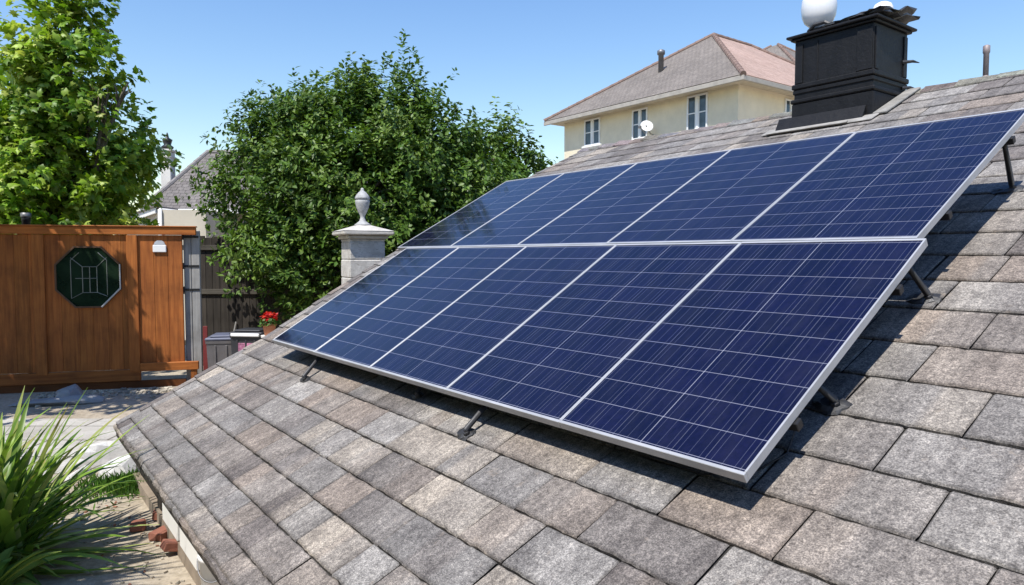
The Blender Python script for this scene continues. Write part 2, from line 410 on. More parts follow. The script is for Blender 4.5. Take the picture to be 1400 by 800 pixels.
def shingle(mb, ua0, ub0, ua1, ub1, v0, v1, base=None, lift=0.0, thick=.015):
    """one shingle: lower edge ua0..ub0 at v0, upper edge ua1..ub1 at v1"""
    w = ub0 - ua0; nseg = max(3, int(w / .035))
    base = base or pick()
    k = random.choice((1, 2, 2, 3, 3)) if w > .26 else 1
    subs = [base] + [tuple(.50 * b + .50 * c for b, c in zip(base, pick())) for _ in range(k - 1)]
    cuts = sorted(random.uniform(.25, .75) for _ in range(k - 1))
    tl = random.uniform(-.0015, .0025) + lift; tw = random.uniform(-.0015, .0015)
    rows = [(0, .35), (.010, .86), (.03, 1.0), (.5, .8), (1, .42)]
    jit = lambda s: random.gauss(0, s)
    verts = []; cols = []; faces = []
    low = [jit(.0022) for _ in range(nseg + 1)]; up = [jit(.0022) for _ in range(nseg + 1)]
    wob = random.uniform(-.004, .004)
    prof = [(0.0, -.004)] + [(a, b) for a, b in ((0.0, .62), (.007, .95), (.022, 1.0))] + [(None, .86), (-.010, .74), (-.003, .60), (0.0, -.1)]
    for j, (dv, hn) in enumerate(prof):
        for i in range(nseg + 1):
            t = i / nseg
            if j <= 3: v = v0 + dv + low[i] + wob * t
            elif dv is None: v = (v0 + v1) / 2
            else: v = v1 + dv + up[i]
            s = (v - v0) / (v1 - v0)
            ua = ua0 + (ua1 - ua0) * s; ub = ub0 + (ub1 - ub0) * s
            u = ua + (ub - ua) * t
            if i in (0, nseg): u += jit(.0012)
            hh = hn
            if i in (0, nseg): hh = -.2 if hn <= 0 else hn * .45
            elif i in (1, nseg - 1): hh = hn * .97
            nn = thick * hh + tl + tw * (t - .5) + (.004 * (1 - s) if hn > 0 else 0)
            if i == 1: u = ua + .008
            if i == nseg - 1: u = ub - .008
            if i in (0,) : u = ua
            verts.append((u, v, nn))
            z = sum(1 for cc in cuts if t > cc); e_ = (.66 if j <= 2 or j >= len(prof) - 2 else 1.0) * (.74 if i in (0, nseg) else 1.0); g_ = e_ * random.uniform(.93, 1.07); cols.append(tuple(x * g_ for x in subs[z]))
    R_ = nseg + 1
    for j in range(len(prof) - 1):
        for i in range(nseg): faces.append((j * R_ + i, j * R_ + i + 1, (j + 1) * R_ + i + 1, (j + 1) * R_ + i))
    mb.poly(verts, faces, cols)
mb = MB(); gap = .003
for ci in range(len(courses) - 1):
    v0, v1 = courses[ci], courses[ci + 1] - .002
    strip = .13
    u = edge_u(v0) + strip; e0, e1 = edge_u(v0) + strip, edge_u(v1) + strip
    js = []
    kn = known.get(ci, [])
    big = .30 if ci < 4 else .34
    x = u + random.uniform(.12, .4)
    while x < U_END:
        js.append(x); x += random.choice((random.uniform(.22, .36), random.uniform(.36, .58), random.uniform(.42, .58)))
    if kn: js = [q for q in js if q < kn[0] - .2 or q > kn[-1] + .22] + kn
    js = sorted(js) + [U_END]
    prev = None
    for j in js:
        a0, a1 = (e0, e1) if prev is None else (prev + gap, prev + gap + random.uniform(-.006, .006))
        if j - a0 < .07: continue
        shingle(mb, a0, j - gap, a1, j - gap + random.uniform(-.006, .006), v0, v1)
        prev = j
roof = mb.build('roof', M_SHINGLE, house); roof.matrix_local = HL
# felt below the shingles, back slope
mb = MB(); Mi = HL
pts = [(edge_u(v) + .01, v, -.004) for v in np.linspace(-1.44, V_RIDGE, 14)]
top = pts + [(U_END, V_RIDGE, -.004), (U_END, -1.44, -.004)]
mb.face(top[::-1]); mb.face([(p[0], p[1], -.035) for p in top])
for i in range(len(top)):
    a, b = top[i], top[(i + 1) % len(top)]
    mb.face([a, b, (b[0], b[1], -.035), (a[0], a[1], -.035)])
mb.build('roof_deck', M_FELT, house).matrix_local = HL
ry, rz = V_RIDGE * math.cos(SL), V_RIDGE * math.sin(SL)
mb = MB(); mb.tint = (.26, .25, .235)
mb.face([(edge_u(V_RIDGE), ry, rz), (edge_u(V_RIDGE) , ry + 4.6, rz - 2.2), (U_END, ry + 4.6, rz - 2.2), (U_END, ry, rz)][::-1])
bs = mb.build('back_slope', M_SHINGLE, house)
# verge strip: short trim shingles along the leaning left edge
mb = MB(); v = -1.44
while v < V_RIDGE - .05:
    l = random.uniform(.20, .34); v2 = min(v + l, V_RIDGE)
    col = pick(); a, b = edge_u(v), edge_u(v2); w = .122
    nn = random.uniform(.012, .018)
    P = [(a, v), (a + w, v), (b + w, v2 - .006), (b, v2 - .006)]
    vv = [(p[0], p[1], nn + (.004 if k < 2 else -.004)) for k, p in enumerate(P)] + [(p[0] + (.004 if k in (0, 3) else 0), p[1], -.05) for k, p in enumerate(P)]
    mb.tint = col; mb.poly(vv, [(0, 1, 2, 3), (4, 5, 1, 0), (7, 4, 0, 3), (1, 5, 6, 2), (2, 6, 7, 3)])
    v = v2
mb.build('verge_trim', M_SHINGLE, house).matrix_local = HL
# starter strip rolled over the eave
mb = MB(); u = edge_u(-1.455) + .02
while u < U_END:
    u2 = min(u + random.uniform(.25, .6), U_END); mb.tint = pick()
    d = random.uniform(0, .012)
    prof = [(-1.44, .006), (-1.462 - d, .008), (-1.475 - d, -.006), (-1.478 - d, -.05), (-1.462, -.055)]
    k = max(2, int((u2 - u) / .05)); vv = []
    for i in range(k + 1):
        j = random.gauss(0, .004)
        vv += [(u + (u2 - u - .004) * i / k, p[0] + (j if q else 0), p[1] + (j * .6 if q else 0)) for q, p in enumerate(prof)]
    mb.poly(vv, [(i * 5 + q, i * 5 + q + 1, (i + 1) * 5 + q + 1, (i + 1) * 5 + q) for i in range(k) for q in range(4)])
    u = u2
mb.build('eave_edge', M_SHINGLE, house).matrix_local = HL
# ridge caps: short folded pieces, each lapping the last one and a little ragged
mb = MB(); u = edge_u(V_RIDGE) - .02
while u < U_END:
    l = random.uniform(.22, .36); mb.tint = tuple(x * random.uniform(.8, 1.0) for x in pick())
    lift = random.choice((0, 0, .004, .008, .018)); w = random.uniform(.13, .19); sk = random.uniform(-.02, .02)
    s = math.sin(SL); c = math.cos(SL); vv = []
    for k, (uu, hh) in enumerate(((u, .030 + lift), (u + l + .05, .016))):
        for d, q in ((-w + sk * k, .0), (-.02, .012), (.02, .012), (w, .0)):
            y = ry + d * c; z = rz - abs(d) * s + hh + q * .6 + random.uniform(-.004, .006)
            vv += [(uu + random.uniform(-.012, .012), y, z), (uu, y, z - .016)]
    F = []
    for q in range(3): F += [(q * 2, q * 2 + 2, 8 + q * 2 + 2, 8 + q * 2), (q * 2 + 1, q * 2, q * 2 + 2, q * 2 + 3), ]
    F += [(0, 8, 9, 1), (6, 7, 15, 14)]
    mb.poly(vv, F); u += l
mb.build('ridge_cap', M_SHINGLE, house)
# walls below the eave: white panels between dark gaps on a brick plinth
zg = -A.z
yw = -1.21
mb = MB(); mb.box(-5.7, -3.1, yw + .06, yw + .2, zg, -.62); mb.box(-2.25, U_END - .2, yw + .06, yw + .2, zg, -.62); mb.box(-3.098, -2.252, yw + .38, yw + .46, zg, -.55); mb.build('wall', M_BLACKPAINT, house)
mb = MB()
mb.box(-5.72, -3.12, yw + .005, yw + .058, zg, zg + .10); mb.box(-2.2, U_END - .15, yw + .005, yw + .058, zg, zg + .10)
mb.build('plinth', plain('dusty_plinth', (.26, .21, .16), .95, 0, .3, 6, .4), house)
for a, b in ((-4.30, -3.78), (-3.69, -3.20), (-2.05, -1.3), (-1.2, -.3), (-.2, .9), (1.0, 2.4)):
    mb = MB(); mb.box(a, b, yw, yw + .055, zg + .105, -.63, b=.006); mb.build('wall_panel', M_WHITE, house)
for a in (-4.62, -2.22):
    mb = MB(); mb.box(a, a + .13, yw + .02, yw + .058, zg + .105, -.64, b=.01); mb.build('post', M_DARKWOOD, house)
mb = MB()
mb.box(-5.86, -5.72, yw + .1, 10.2, zg, -.66); mb.box(3.0, 3.14, yw, 10.2, zg, -.66); mb.box(-5.7, 3.0, 10.1, 10.2, zg, .2)
mb.prism([(yw, -.66), (10.2, -.66), (10.2, .35), (ry, rz - .12)], 3.0, 3.14, Matrix(((0, 1, 0, 0), (1, 0, 0, 0), (0, 0, 1, 0), (0, 0, 0, 1))))
mb.prism([(yw, -.66), (10.2, -.66), (10.2, .35), (ry, rz - .12)], -5.86, -5.72, Matrix(((0, 1, 0, 0), (1, 0, 0, 0), (0, 0, 1, 0), (0, 0, 0, 1))))
mb.build('side_wall', M_BEIGE, house)
mb = MB(); mb.box(-5.85, U_END, -1.315, -1.29, -.72, -.60, b=.004); mb.build('fascia', M_DARKWOOD, house)

# chimney: part of the house, straddling the ridge
chim_x0, chim_x1, chim_y0, chim_y1 = -3.02, -2.15, 5.03, 5.74
def chim_box(mb, g, z0, z1, b=.008): mb.box(chim_x0 - g, chim_x1 + g, chim_y0 - g, chim_y1 + g, z0, z1, b=b)
mb = MB(); chim_box(mb, 0, 2.2, 3.30)
def wob(mb, s=.004):
    mb.v = [(x + random.gauss(0, s), y + random.gauss(0, s), z + random.gauss(0, s)) for x, y, z in mb.v]
chim = mb.build('chimney', M_BLACKPAINT, house); chim['label'] = 'black painted square chimney standing on the ridge'
mb = MB()
# raised panel edging on the two front faces
f = chim_y0
for q in ((chim_x0 + .02, chim_x0 + .10, f - .016, f + .004), (chim_x1 - .17, chim_x1 - .01, f - .016, f + .004), (chim_x0 + .26, chim_x0 + .275, f - .010, f + .004),
          (chim_x1 - .004, chim_x1 + .016, chim_y0 + .02, chim_y0 + .09), (chim_x1 - .004, chim_x1 + .016, chim_y1 - .09, chim_y1 - .02)):
    mb = MB(); mb.box(*q, 2.834, 3.26, b=.005); mb.build('raised_strip', M_BLACKPAINT, chim)
mb = MB(); chim_box(mb, .022, 2.775, 2.83, .01); chim_box(mb, .012, 2.72, 2.772, .01); chim_box(mb, .03, 2.62, 2.665, .012); chim_box(mb, .018, 2.2, 2.617, .01)
mb.build('base_moulding', M_BLACKPAINT, chim)
mb = MB(); chim_box(mb, .035, 3.30, 3.325, .008); chim_box(mb, .07, 3.327, 3.355, .008)
mb.build('chimney_cap', M_BLACKPAINT, chim)
# ragged sheet cover lying tilted on the cap
mb = MB()
def sheet(x0, x1, y0, y1, z, tx, ty, t=.02, curl=.03):
    nx, ny = 8, 6; vv = []
    for lay in (0, 1):
        for i in range(nx + 1):
            for j in range(ny + 1):
                a, b = i / nx, j / ny
                edge = (i in (0, nx)) or (j in (0, ny))
                zz = z + tx * (a - .5) + ty * (b - .5) + curl * (2 * a - 1) ** 2 * (1 if b > .5 else -.4) + random.uniform(-.006, .006) + (t if lay else 0)
                vv.append((x0 + (x1 - x0) * a + (random.uniform(-.03, .03) if edge else 0) * (1 - lay * .0), y0 + (y1 - y0) * b + (random.uniform(-.03, .03) if edge else 0), zz))
    F = []; W = ny + 1; O = (nx + 1) * W
    for i in range(nx):
        for j in range(ny):
            q = (i * W + j, (i + 1) * W + j, (i + 1) * W + j + 1, i * W + j + 1); F += [q[::-1], tuple(O + k for k in q)]
    for i in range(nx):
        for j in (0, ny): F.append((i * W + j, (i + 1) * W + j, O + (i + 1) * W + j, O + i * W + j))
    for j in range(ny):
        for i in (0, nx): F.append((i * W + j, i * W + j + 1, O + i * W + j + 1, O + i * W + j))
    mb.poly(vv, F)
sheet(-2.70, -2.06, 5.02, 5.80, 3.40, .03, .02); sheet(-2.50, -2.10, 5.06, 5.86, 3.455, .06, .07, .018, .05); sheet(-2.86, -2.4, 5.0, 5.5, 3.385, .02, .03)
mb.tube([(-2.86, 5.02, 3.37), (-2.78, 5.0, 3.42), (-2.66, 5.0, 3.42), (-2.6, 5.02, 3.38)], .02, 6)
mb.build('sheet_cover', M_BITUMEN, chim)
# torn flaps on the right edge
for z, l in ((2.99, .07), (2.72, .05), (2.63, .08)):
    mb = MB(); mb.tube([(chim_x1, chim_y1 - .1, z), (chim_x1 + l, chim_y1 - .02, z + .01), (chim_x1 + l + .05, chim_y1 + .02, z - .01)], [.02, .016, .004], 6); mb.build('torn_flap', M_BITUMEN, chim)
def pot(o, s):
    mb = MB(); prof = [(.06, 0), (.065, .03), (.09, .06), (.135, .10), (.16, .16), (.168, .24), (.16, .32), (.13, .38), (.07, .415), (.01, .425)]
    mb.lathe([(r_ * s, z * s) for r_, z in prof], 28, o); b = mb.build('chimney_pot', M_WHITEGLOSS, chim, True)
    return b
pot((-2.80, 5.12, 3.37), 1.08)['label'] = 'white rounded pot cut by the top edge of the photo'
pot((-2.30, 5.50, 3.37), .62)
# flashing in front and up the right side
mb = MB()
Fm = lambda u0, u1, v0, v1, n0, n1: mb.box(u0, u1, v0, v1, n0, n1, HL, b=.006)
vb = chim_y0 / math.cos(SL)
Fm(-3.30, -2.06, vb - .20, vb - .02, .026, .040); Fm(-3.22, -2.30, vb - .225, vb - .17, .042, .054)
mb.build('flashing', plain('old_flashing', (.30, .285, .26), .85, 0, .3, 8, .5), chim)
mb = MB(); Fm(chim_x1 + .02, chim_x1 + .16, vb - .02, V_RIDGE - .02, .026, .048); mb.build('side_flashing', plain('grey_flashing', (.24, .23, .21), .85, 0, .3, 8, .5), chim)
mb = MB(); mb.prism([(vb - .12, .02), (vb + .0, .02), (vb + .03, .13)], -3.18, -2.2, HL @ Matrix(((0, 1, 0, 0), (1, 0, 0, 0), (0, 0, 1, 0), (0, 0, 0, 1)))); 
mb.v = [(x, y, z) for x, y, z in mb.v]; mb.build('tar_skirt', M_BLACKPAINT, chim)
# vent pipe beyond the ridge
mb = MB(); mb.lathe([(.027, 0), (.027, .60), (.034, .61), (.034, .68), (.02, .69)], 14, (-1.62, 6.35, 2.48)); mb.lathe([(.029, .33), (.034, .34), (.034, .36), (.029, .37)], 14, (-1.62, 6.35, 2.48))
mb.build('vent_pipe', plain('pipe_metal', (.30, .25, .24), .6, .3, .2), house, True)

# ---------------------------------------------------------------- solar panels
PW_, PH_ = .997, 1.643
rows = [dict(o=Vector((0.81564794, 2.44127637, 2.1 - .77720138)), u=Vector((0.60429918, -0.79675749, 0)), v=Vector((0.68035375, 0.51601299, 0.52043191))),
        dict(o=Vector((1.9104, 3.3294, 2.1 + .0822)), u=Vector((0.60429918, -0.79675749, 0)), v=Vector((0.69844503, 0.52973429, 0.48120279)))]
lab = [['leftmost panel of the lower row, reflecting the dark tree beside the red flower pot',
        'second panel from the left in the lower row, dark tree reflection on its corner',
        'middle panel of the lower row, plain blue solar cells',
        'fourth panel from the left in the lower row, just left of the nearest corner panel',
        'large nearest solar panel at the lower right corner over the widest shadow'],
       ['leftmost panel of the upper row, reflecting the dark tree beside the stone pillar',
        'second panel from the left in the upper row, below the left end of the ridge',
        'middle panel of the upper row, below the cream house windows',
        'fourth panel from the left in the upper row, just below the black chimney',
        'rightmost panel of the upper row, running to the edge of the photo']]
def make_panel():
    t = .040; w = .0085
    fr = MB()
    for x0, x1, y0, y1 in ((0, PW_, 0, .017), (0, PW_, PH_ - .017, PH_), (0, w, .017, PH_ - .017), (PW_ - w, PW_, .017, PH_ - .017)):
        fr.box(x0, x1, y0, y1, -t, 0, b=.0018)
    # inner flange at the bottom of the frame
    for x0, x1, y0, y1 in ((w, PW_ - w, w, w + .02), (w, PW_ - w, PH_ - w - .02, PH_ - w)): fr.box(x0, x1, y0, y1, -t, -t + .002)
    gl = MB(); gl.box(w - .001, PW_ - w + .001, w - .001, PH_ - w + .001, -.008, -.0035)
    jb = MB(); jb.box(PW_ / 2 - .06, PW_ / 2 + .06, PH_ - .22, PH_ - .12, -.034, -.009, b=.004)
    return fr, gl, jb
fr, gl, jb = make_panel()
proto = None
for ri, rw in enumerate(rows):
    nn = rw['u'].cross(rw['v'])
    for c in range(5):
        pitch_ = 1.0 if ri == 0 else 1.035
        o_ = rw['o'] + rw['u'] * ((c - 5) * pitch_ + .0015) + rw['v'] * (.004 if ri == 0 else .003) + nn * random.uniform(-.001, .001)
        Mx = frame_matrix(o_, rw['u'] * pitch_, rw['v'], nn)
        if proto is None:
            proto = thing('solar_panel', lab[ri][c], 'solar panel', M=Mx, group='solar panels on the roof')
            fr.build('frame', M_ALU, proto); gl.build('glass', M_CELLS, proto); jb.build('junction_box', M_BLACKMETAL, proto)
        else:
            r_ = proto.copy(); C.objects.link(r_); r_.matrix_world = Mx; r_['label'] = lab[ri][c]
            for ch in list(proto.children):
                k = ch.copy(); C.objects.link(k); k.parent = r_
# rails under the panels
rail_lab = ['black rail below the lower edge of the lower panel row', 'black rail below the upper edge of the lower panel row', 'black rail below the lower edge of the upper panel row', 'black rail below the upper edge of the upper panel row']
k = 0; rail_z = []
for ri, rw in enumerate(rows):
    nn = rw['u'].cross(rw['v'])
    for y in (.36, 1.30):
        mb = MB(); mb.box(-5.0, .012, y - .02, y + .02, -.082, -.0425, b=.003)
        o = mb.build('mounting_rail', M_BLACKMETAL); o.matrix_world = frame_matrix(rw['o'], rw['u'], rw['v'], nn)
        tag(o, rail_lab[k], 'rail', 'rails under the panels'); k += 1
# mounting feet on the roof
def roofpt(u, v, n=0.0): return A + UR * u + VR * v + NR * n
def panelpt(ri, x, y, z): 
    rw = rows[ri]; return rw['o'] + rw['u'] * x + rw['v'] * y + rw['u'].cross(rw['v']) * z
def foot(u, v, target, label, big=1.0):
    base = roofpt(u, v, .014); M_ = frame_matrix(base, UR, VR, NR)
    t = thing('panel_support', label, 'panel support', M=M_, group='panel supports on the shingles')
    Mi_ = M_.inverted(); tp = Mi_ @ target
    mb = MB(); nseg = 14; vv = []
    for hgt, sc in ((0, 1.0), (.012, .9), (.022, .55)):
        for q in range(nseg):
            a = 2 * math.pi * q / nseg; j = 1 + random.uniform(-.14, .14)
            vv.append((math.cos(a) * .085 * sc * j * big, math.sin(a) * .065 * sc * j * big, hgt + random.uniform(-.002, .004)))
    F = [(r_ * nseg + q, r_ * nseg + (q + 1) % nseg, (r_ + 1) * nseg + (q + 1) % nseg, (r_ + 1) * nseg + q) for r_ in range(2) for q in range(nseg)] + [tuple(range(2 * nseg, 3 * nseg))]
    mb.poly(vv, F); mb.build('tar_pad', M_BITUMEN, t)
    mb = MB(); mb.tube([(.03, -.01, .016), (.025, -.005, .04), tuple(tp)], [.022, .017, .013], 8); mb.build('strut', M_STRUT, t, True)
    mb = MB(); mb.lathe([(.018, 0), (.018, .014), (.010, .016), (.010, .03)], 6, (.03, -.012, .018)); mb.build('bolt', M_STRUT, t)
    mb = MB(); d = tp; mb.box(d.x - .022, d.x + .022, d.y - .022, d.y + .022, d.z - .02, d.z + .018, b=.004); mb.build('clamp', M_BLACKMETAL, t)
foot(-.085, .71, panelpt(0, -.075, .62, -.062), 'lowest foot on the right side of the array, on bare shingle')
foot(-.11, 1.69, panelpt(0, -.055, 1.52, -.062), 'middle foot on the right side, below the join of the two rows')
foot(-.21, 3.16, panelpt(1, -.04, 1.30, -.062), 'highest foot on the right side, near the edge of the photo')
foot(-1.75, -.12, panelpt(0, -1.70, .24, -.055), 'foot below the middle of the front edge, in the strip of shadow', .8)
foot(-4.08, -.18, panelpt(0, -4.1, .20, -.055), 'foot below the far left end of the front edge', .7)
foot(-2.55, .03, panelpt(0, -2.5, .30, -.055), 'small foot deep in the shadow, between the two other front feet', .6)
# thin cable sagging below the right side
pts = [panelpt(0, -.05, .52, -.07), roofpt(-.10, .46, .05), roofpt(-.07, .34, .03), roofpt(-.12, .22, .025), roofpt(-.3, .1, .03), roofpt(-.55, .08, .06), panelpt(0, -.75, .16, -.06)]
mb = MB(); mb.tube(pts, .004, 6); tag(mb.build('cable', M_BLACKMETAL, None, True), 'thin black cable sagging below the right edge of the nearest panel', 'cable')

# ---------------------------------------------------------------- stained timber gate
FB = Vector((-5.06, 11.3, 0)); FE = Vector((0.96707454, 0.2544933, 0)); FN = Vector((-FE.y, FE.x, 0))      # FN points away from the camera
gate = thing('timber_gate', 'orange brown stained timber gate with an octagonal window', 'gate', M=frame_matrix(FB, FE, FN, (0, 0, 1)))
def boards(mb, x0, x1, z0, z1, y0, y1, w, hole=None):
    x = x0
    while x < x1 - .01:
        x2 = min(x + w * random.uniform(.9, 1.1), x1)
        if x1 - x2 < .04: x2 = x1
        k = random.uniform(.86, 1.12); mb.tint = (k, k * random.uniform(.95, 1.03), k)
        yj = random.uniform(0, .005)
        spans = [(z0, z1)]
        if hole:
            cx, cz, rad = hole; xa, xb = x + .002, x2 - .002
            # octagon cut: keep the pieces above and below the opening
            def half(xx):
                d = abs(xx - cx); a, t = rad, rad * math.tan(math.pi / 8)
                if d >= a: return 0
                return (a if d <= t else a - (d - t))
            m_ = min(half(xa), half(xb))
            if m_ > 0.02: spans = [(z0, cz - m_), (cz + m_, z1)]
        for a, b in spans: mb.box(x + .0008, x2 - .0008, y0 + yj * .4, y1 + yj * .4, a, b, b=.003)
        x = x2
OC = (-1.555, 1.765, .46)
for a, b, hole in ((-5.6, -2.31, None), (-2.15, -1.01, OC), (-.855, -.213, None)):
    mb = MB(); boards(mb, a, b, .30, 2.42, 0.0, .022, .215); mb.tint = (.5, .5, .5); mb.box(a, b, .029, .04, .30, 2.42); mb.build('board_panel', M_CEDAR, gate)
mb = MB(); mb.tint = (1.1, 1.08, 1.0); mb.box(-5.6, .0, -.045, .03, 2.425, 2.544, b=.006); mb.build('top_rail', M_CEDARH, gate)
mb = MB(); mb.box(-5.6, .01, -.065, .06, 2.546, 2.566, b=.005); mb.build('cap_board', M_CEDARH, gate)
for a, b in ((-3.55, -3.39), (-2.31, -2.15), (-1.01, -.855)):
    mb = MB(); k = random.uniform(1.0, 1.14); mb.tint = (k, k, k); mb.box(a, b, -.04, .025, .26, 2.42, b=.006); mb.build('stile', M_CEDAR, gate)
mb = MB(); mb.tint = (.8, .78, .76); mb.box(-5.6, -.86, -.03, .04, .12, .295, b=.006); mb.build('bottom_rail', M_CEDARH, gate)
mb = MB(); mb.tint = (1.12, 1.1, 1.02); mb.box(-.85, .0, -.07, .0, .27, .40, b=.006); mb.build('bottom_rail', M_CEDARH, gate)
mb = MB(); mb.tint = (.35, .33, .32); mb.box(-5.6, -.2, .0, .04, -.01, .118, b=.004); mb.build('kick_board', M_CEDARH, gate)
for a in (-.12,):
    mb = MB(); mb.tint = (.9, .9, .9); mb.box(a, a + .09, -.05, .02, -.01, .268, b=.004); mb.build('foot_post', M_CEDAR, gate)
def octo(rad, sc=1.04): 
    return [(OC[0] + rad / math.cos(math.pi / 8) * math.cos(math.pi / 8 + k * math.pi / 4), OC[1] + rad * sc / math.cos(math.pi / 8) * math.sin(math.pi / 8 + k * math.pi / 4)) for k in range(8)]
win = MB(); o1, o2 = octo(.458), octo(.435)
vv = []; 
for y in (-.040, -.001):
    vv += [(x, y, z) for x, z in o1] + [(x, y, z) for x, z in o2]
F = []
for k in range(8):
    q = (k + 1) % 8
    F += [(k, q, 8 + q, 8 + k), (16 + k, 24 + k, 24 + q, 16 + q), (k, 16 + k, 16 + q, q), (8 + k, 8 + q, 24 + q, 24 + k)]
win.poly(vv, F); wf = win.build('window', plain('dark_window_frame', (.10, .05, .025), .5, 0, .3), gate); wf['label'] = 'octagonal leaded window'
mb = MB(); n8 = octo(.437); mb.prism(n8, -.018, -.008); mb.build('pane', M_GLASS, wf)
mb = MB(); cx, cz = OC[0] + .02, OC[1]
def bar(x0, z0, x1, z1, w=.007): mb.tube([(x0, -.021, z0), (x1, -.021, z1)], w, 6)
for x in (-.10, .0, .10): bar(cx + x, cz - .24, cx + x, cz + .16, .006)
for z in (-.24, -.02, .16): bar(cx - .2 if z == -.02 else cx - .10, cz + z, cx + .10, cz + z, .006)
bar(cx - .26, cz - .33, cx - .26, cz + .26, .005); bar(cx + .24, cz - .28, cx + .24, cz + .26, .005)
bar(cx - .26, cz + .26, cx - .14, cz + .38, .005); bar(cx + .24, cz + .26, cx + .12, cz + .38, .006); bar(cx - .10, cz + .16, cx - .26, cz + .3, .005); bar(cx + .10, cz + .16, cx + .24, cz + .3, .005); bar(cx - .1, cz - .24, cx - .26, cz - .33, .005); bar(cx + .1, cz - .24, cx + .24, cz - .3, .005)
mb.build('muntin', plain('lead_came', (.20, .21, .19), .45, .4, .2), wf)
# bright metal strip on the lower right side of the window
mb = MB(); mb.tube([(o1[7][0] - .01, -.044, o1[7][1] + .02), (o1[6][0] - .01, -.044, o1[6][1] + .01)], .013, 6); mb.tube([(o1[0][0] - .01, -.044, o1[0][1]), (o1[7][0] - .01, -.044, o1[7][1])], .010, 6); mb.build('metal_trim', M_ALU, wf)
pl = MB(); pl.box(-.635, -.44, -.03, -.002, 2.15, 2.265, b=.008); pq = pl.build('plaque', M_WHITEGLOSS, gate)
pl = MB(); pl.prism([(-.62, 2.267), (-.455, 2.267), (-.47, 2.31), (-.505, 2.335), (-.57, 2.335), (-.605, 2.31)], -.026, -.004); pl.build('plaque_top', plain('plaque_grey', (.42, .44, .48), .5), pq)

post = thing('gate_post', 'weathered grey double post with black hinges at the right end of the timber gate', 'post', M=frame_matrix(FB + FN * .09, FE, FN, (0, 0, 1)))
for a, b in ((-.21, -.10), (-.095, .03)):
    mb = MB(); k = random.uniform(.8, 1.05); mb.tint = (k, k, k); mb.box(a, b, 0, .10, 0, 2.50, b=.008); mb.build('board', M_OLDWOOD, post)
for z in (1.93, 1.55, 2.40):
    h = MB(); h.box(-.20, .02, -.012, -.002, z - .02, z + .015, b=.003); h.lathe([(.017, -.05), (.017, .05)], 10, (-.215, -.012, z)); h.build('hinge', M_BLACKMETAL, post)
mb = MB(); mb.box(0, .07, 0, .03, 0, .95, b=.005)
o = mb.build('narrow_board', plain('dark_red_paint', (.16, .018, .016), .6), None, loc=FB + FE * .05 + FN * .05, rot=(R(-3), 0, math.atan2(FE.y, FE.x))); tag(o, 'narrow dark red board leaning beside the grey gate post', 'board')
pp = MB(); pp.lathe([(.062, 0), (.062, 2.66), (.068, 2.665), (.068, 2.74), (.05, 2.75)], 16)
cp = thing('capped_post', 'round dark post with grey cap showing above the timber gate', 'post', (-7.95, 11.55, 0))
pp.build('pole', M_BLACKMETAL, cp, True)
mb = MB(); mb.lathe([(.075, 2.72), (.078, 2.74), (.078, 2.79), (.05, 2.80)], 16); mb.build('cap', M_GREYMETAL, cp, True)

# ---------------------------------------------------------------- dark fence behind the bins
fence = thing('board_fence', 'dark unpainted board fence in the shade behind the storage bins', 'fence', (-6.2, 13.3, 0), R(-2))
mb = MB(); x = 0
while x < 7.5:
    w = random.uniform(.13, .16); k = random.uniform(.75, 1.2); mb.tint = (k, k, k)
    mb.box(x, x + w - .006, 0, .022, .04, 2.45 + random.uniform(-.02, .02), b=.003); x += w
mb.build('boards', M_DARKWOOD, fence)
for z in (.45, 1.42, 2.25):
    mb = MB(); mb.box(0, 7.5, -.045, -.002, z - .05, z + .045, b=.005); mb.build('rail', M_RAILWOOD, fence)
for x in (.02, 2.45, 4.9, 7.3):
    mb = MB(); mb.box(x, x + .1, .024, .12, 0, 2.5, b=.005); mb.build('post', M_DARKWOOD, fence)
mb = MB(); mb.tube([(0.0, 0, 0.0), (.14, .11, .85)], .014, 6); tag(mb.build('garden_stake', M_OLDWOOD, None, loc=(-5.35, 13.12, 0)), 'thin pale stick leaning against the dark fence', 'stick')

# ---------------------------------------------------------------- stone pillar with urn
pil = thing('stone_pillar', 'pale stone gate pillar with wide cap and urn finial behind the roof', 'pillar', (-2.20, 10.4, -.06), R(27))
mb = MB(); z = 0
hs = .262
while z < 2.36:
    w = .26 + random.uniform(-.004, .004); mb.box(-w, w, -w, w, z + .006, min(z + hs, 2.40), b=.012); mb.box(-w + .012, w - .012, -w + .012, w - .012, z - .006, z + .008); z += hs
mb.build('shaft', M_PILLAR, pil)
mb = MB(); mb.box(-.30, .30, -.30, .30, 2.40, 2.45, b=.012); mb.box(-.37, .37, -.37, .37, 2.452, 2.51, b=.016)
mb.poly([(-.37, -.37, 2.512), (.37, -.37, 2.512), (.37, .37, 2.512), (-.37, .37, 2.512), (-.10, -.10, 2.60), (.10, -.10, 2.60), (.10, .10, 2.60), (-.10, .10, 2.60)], [(0, 1, 5, 4), (1, 2, 6, 5), (2, 3, 7, 6), (3, 0, 4, 7), (4, 5, 6, 7)])
mb.build('cap', M_CAPSTONE, pil)
mb = MB(); mb.lathe([(.115, 2.595), (.118, 2.615), (.09, 2.63), (.045, 2.67), (.032, 2.72), (.036, 2.745), (.06, 2.79), (.09, 2.86), (.103, 2.93), (.106, 2.965), (.097, 2.972), (.097, 2.98), (.110, 2.986), (.108, 3.01), (.085, 3.05), (.055, 3.085), (.03, 3.105), (.024, 3.12), (.024, 3.135), (.008, 3.15)], 24)
mb.build('finial', M_URN, pil, True)

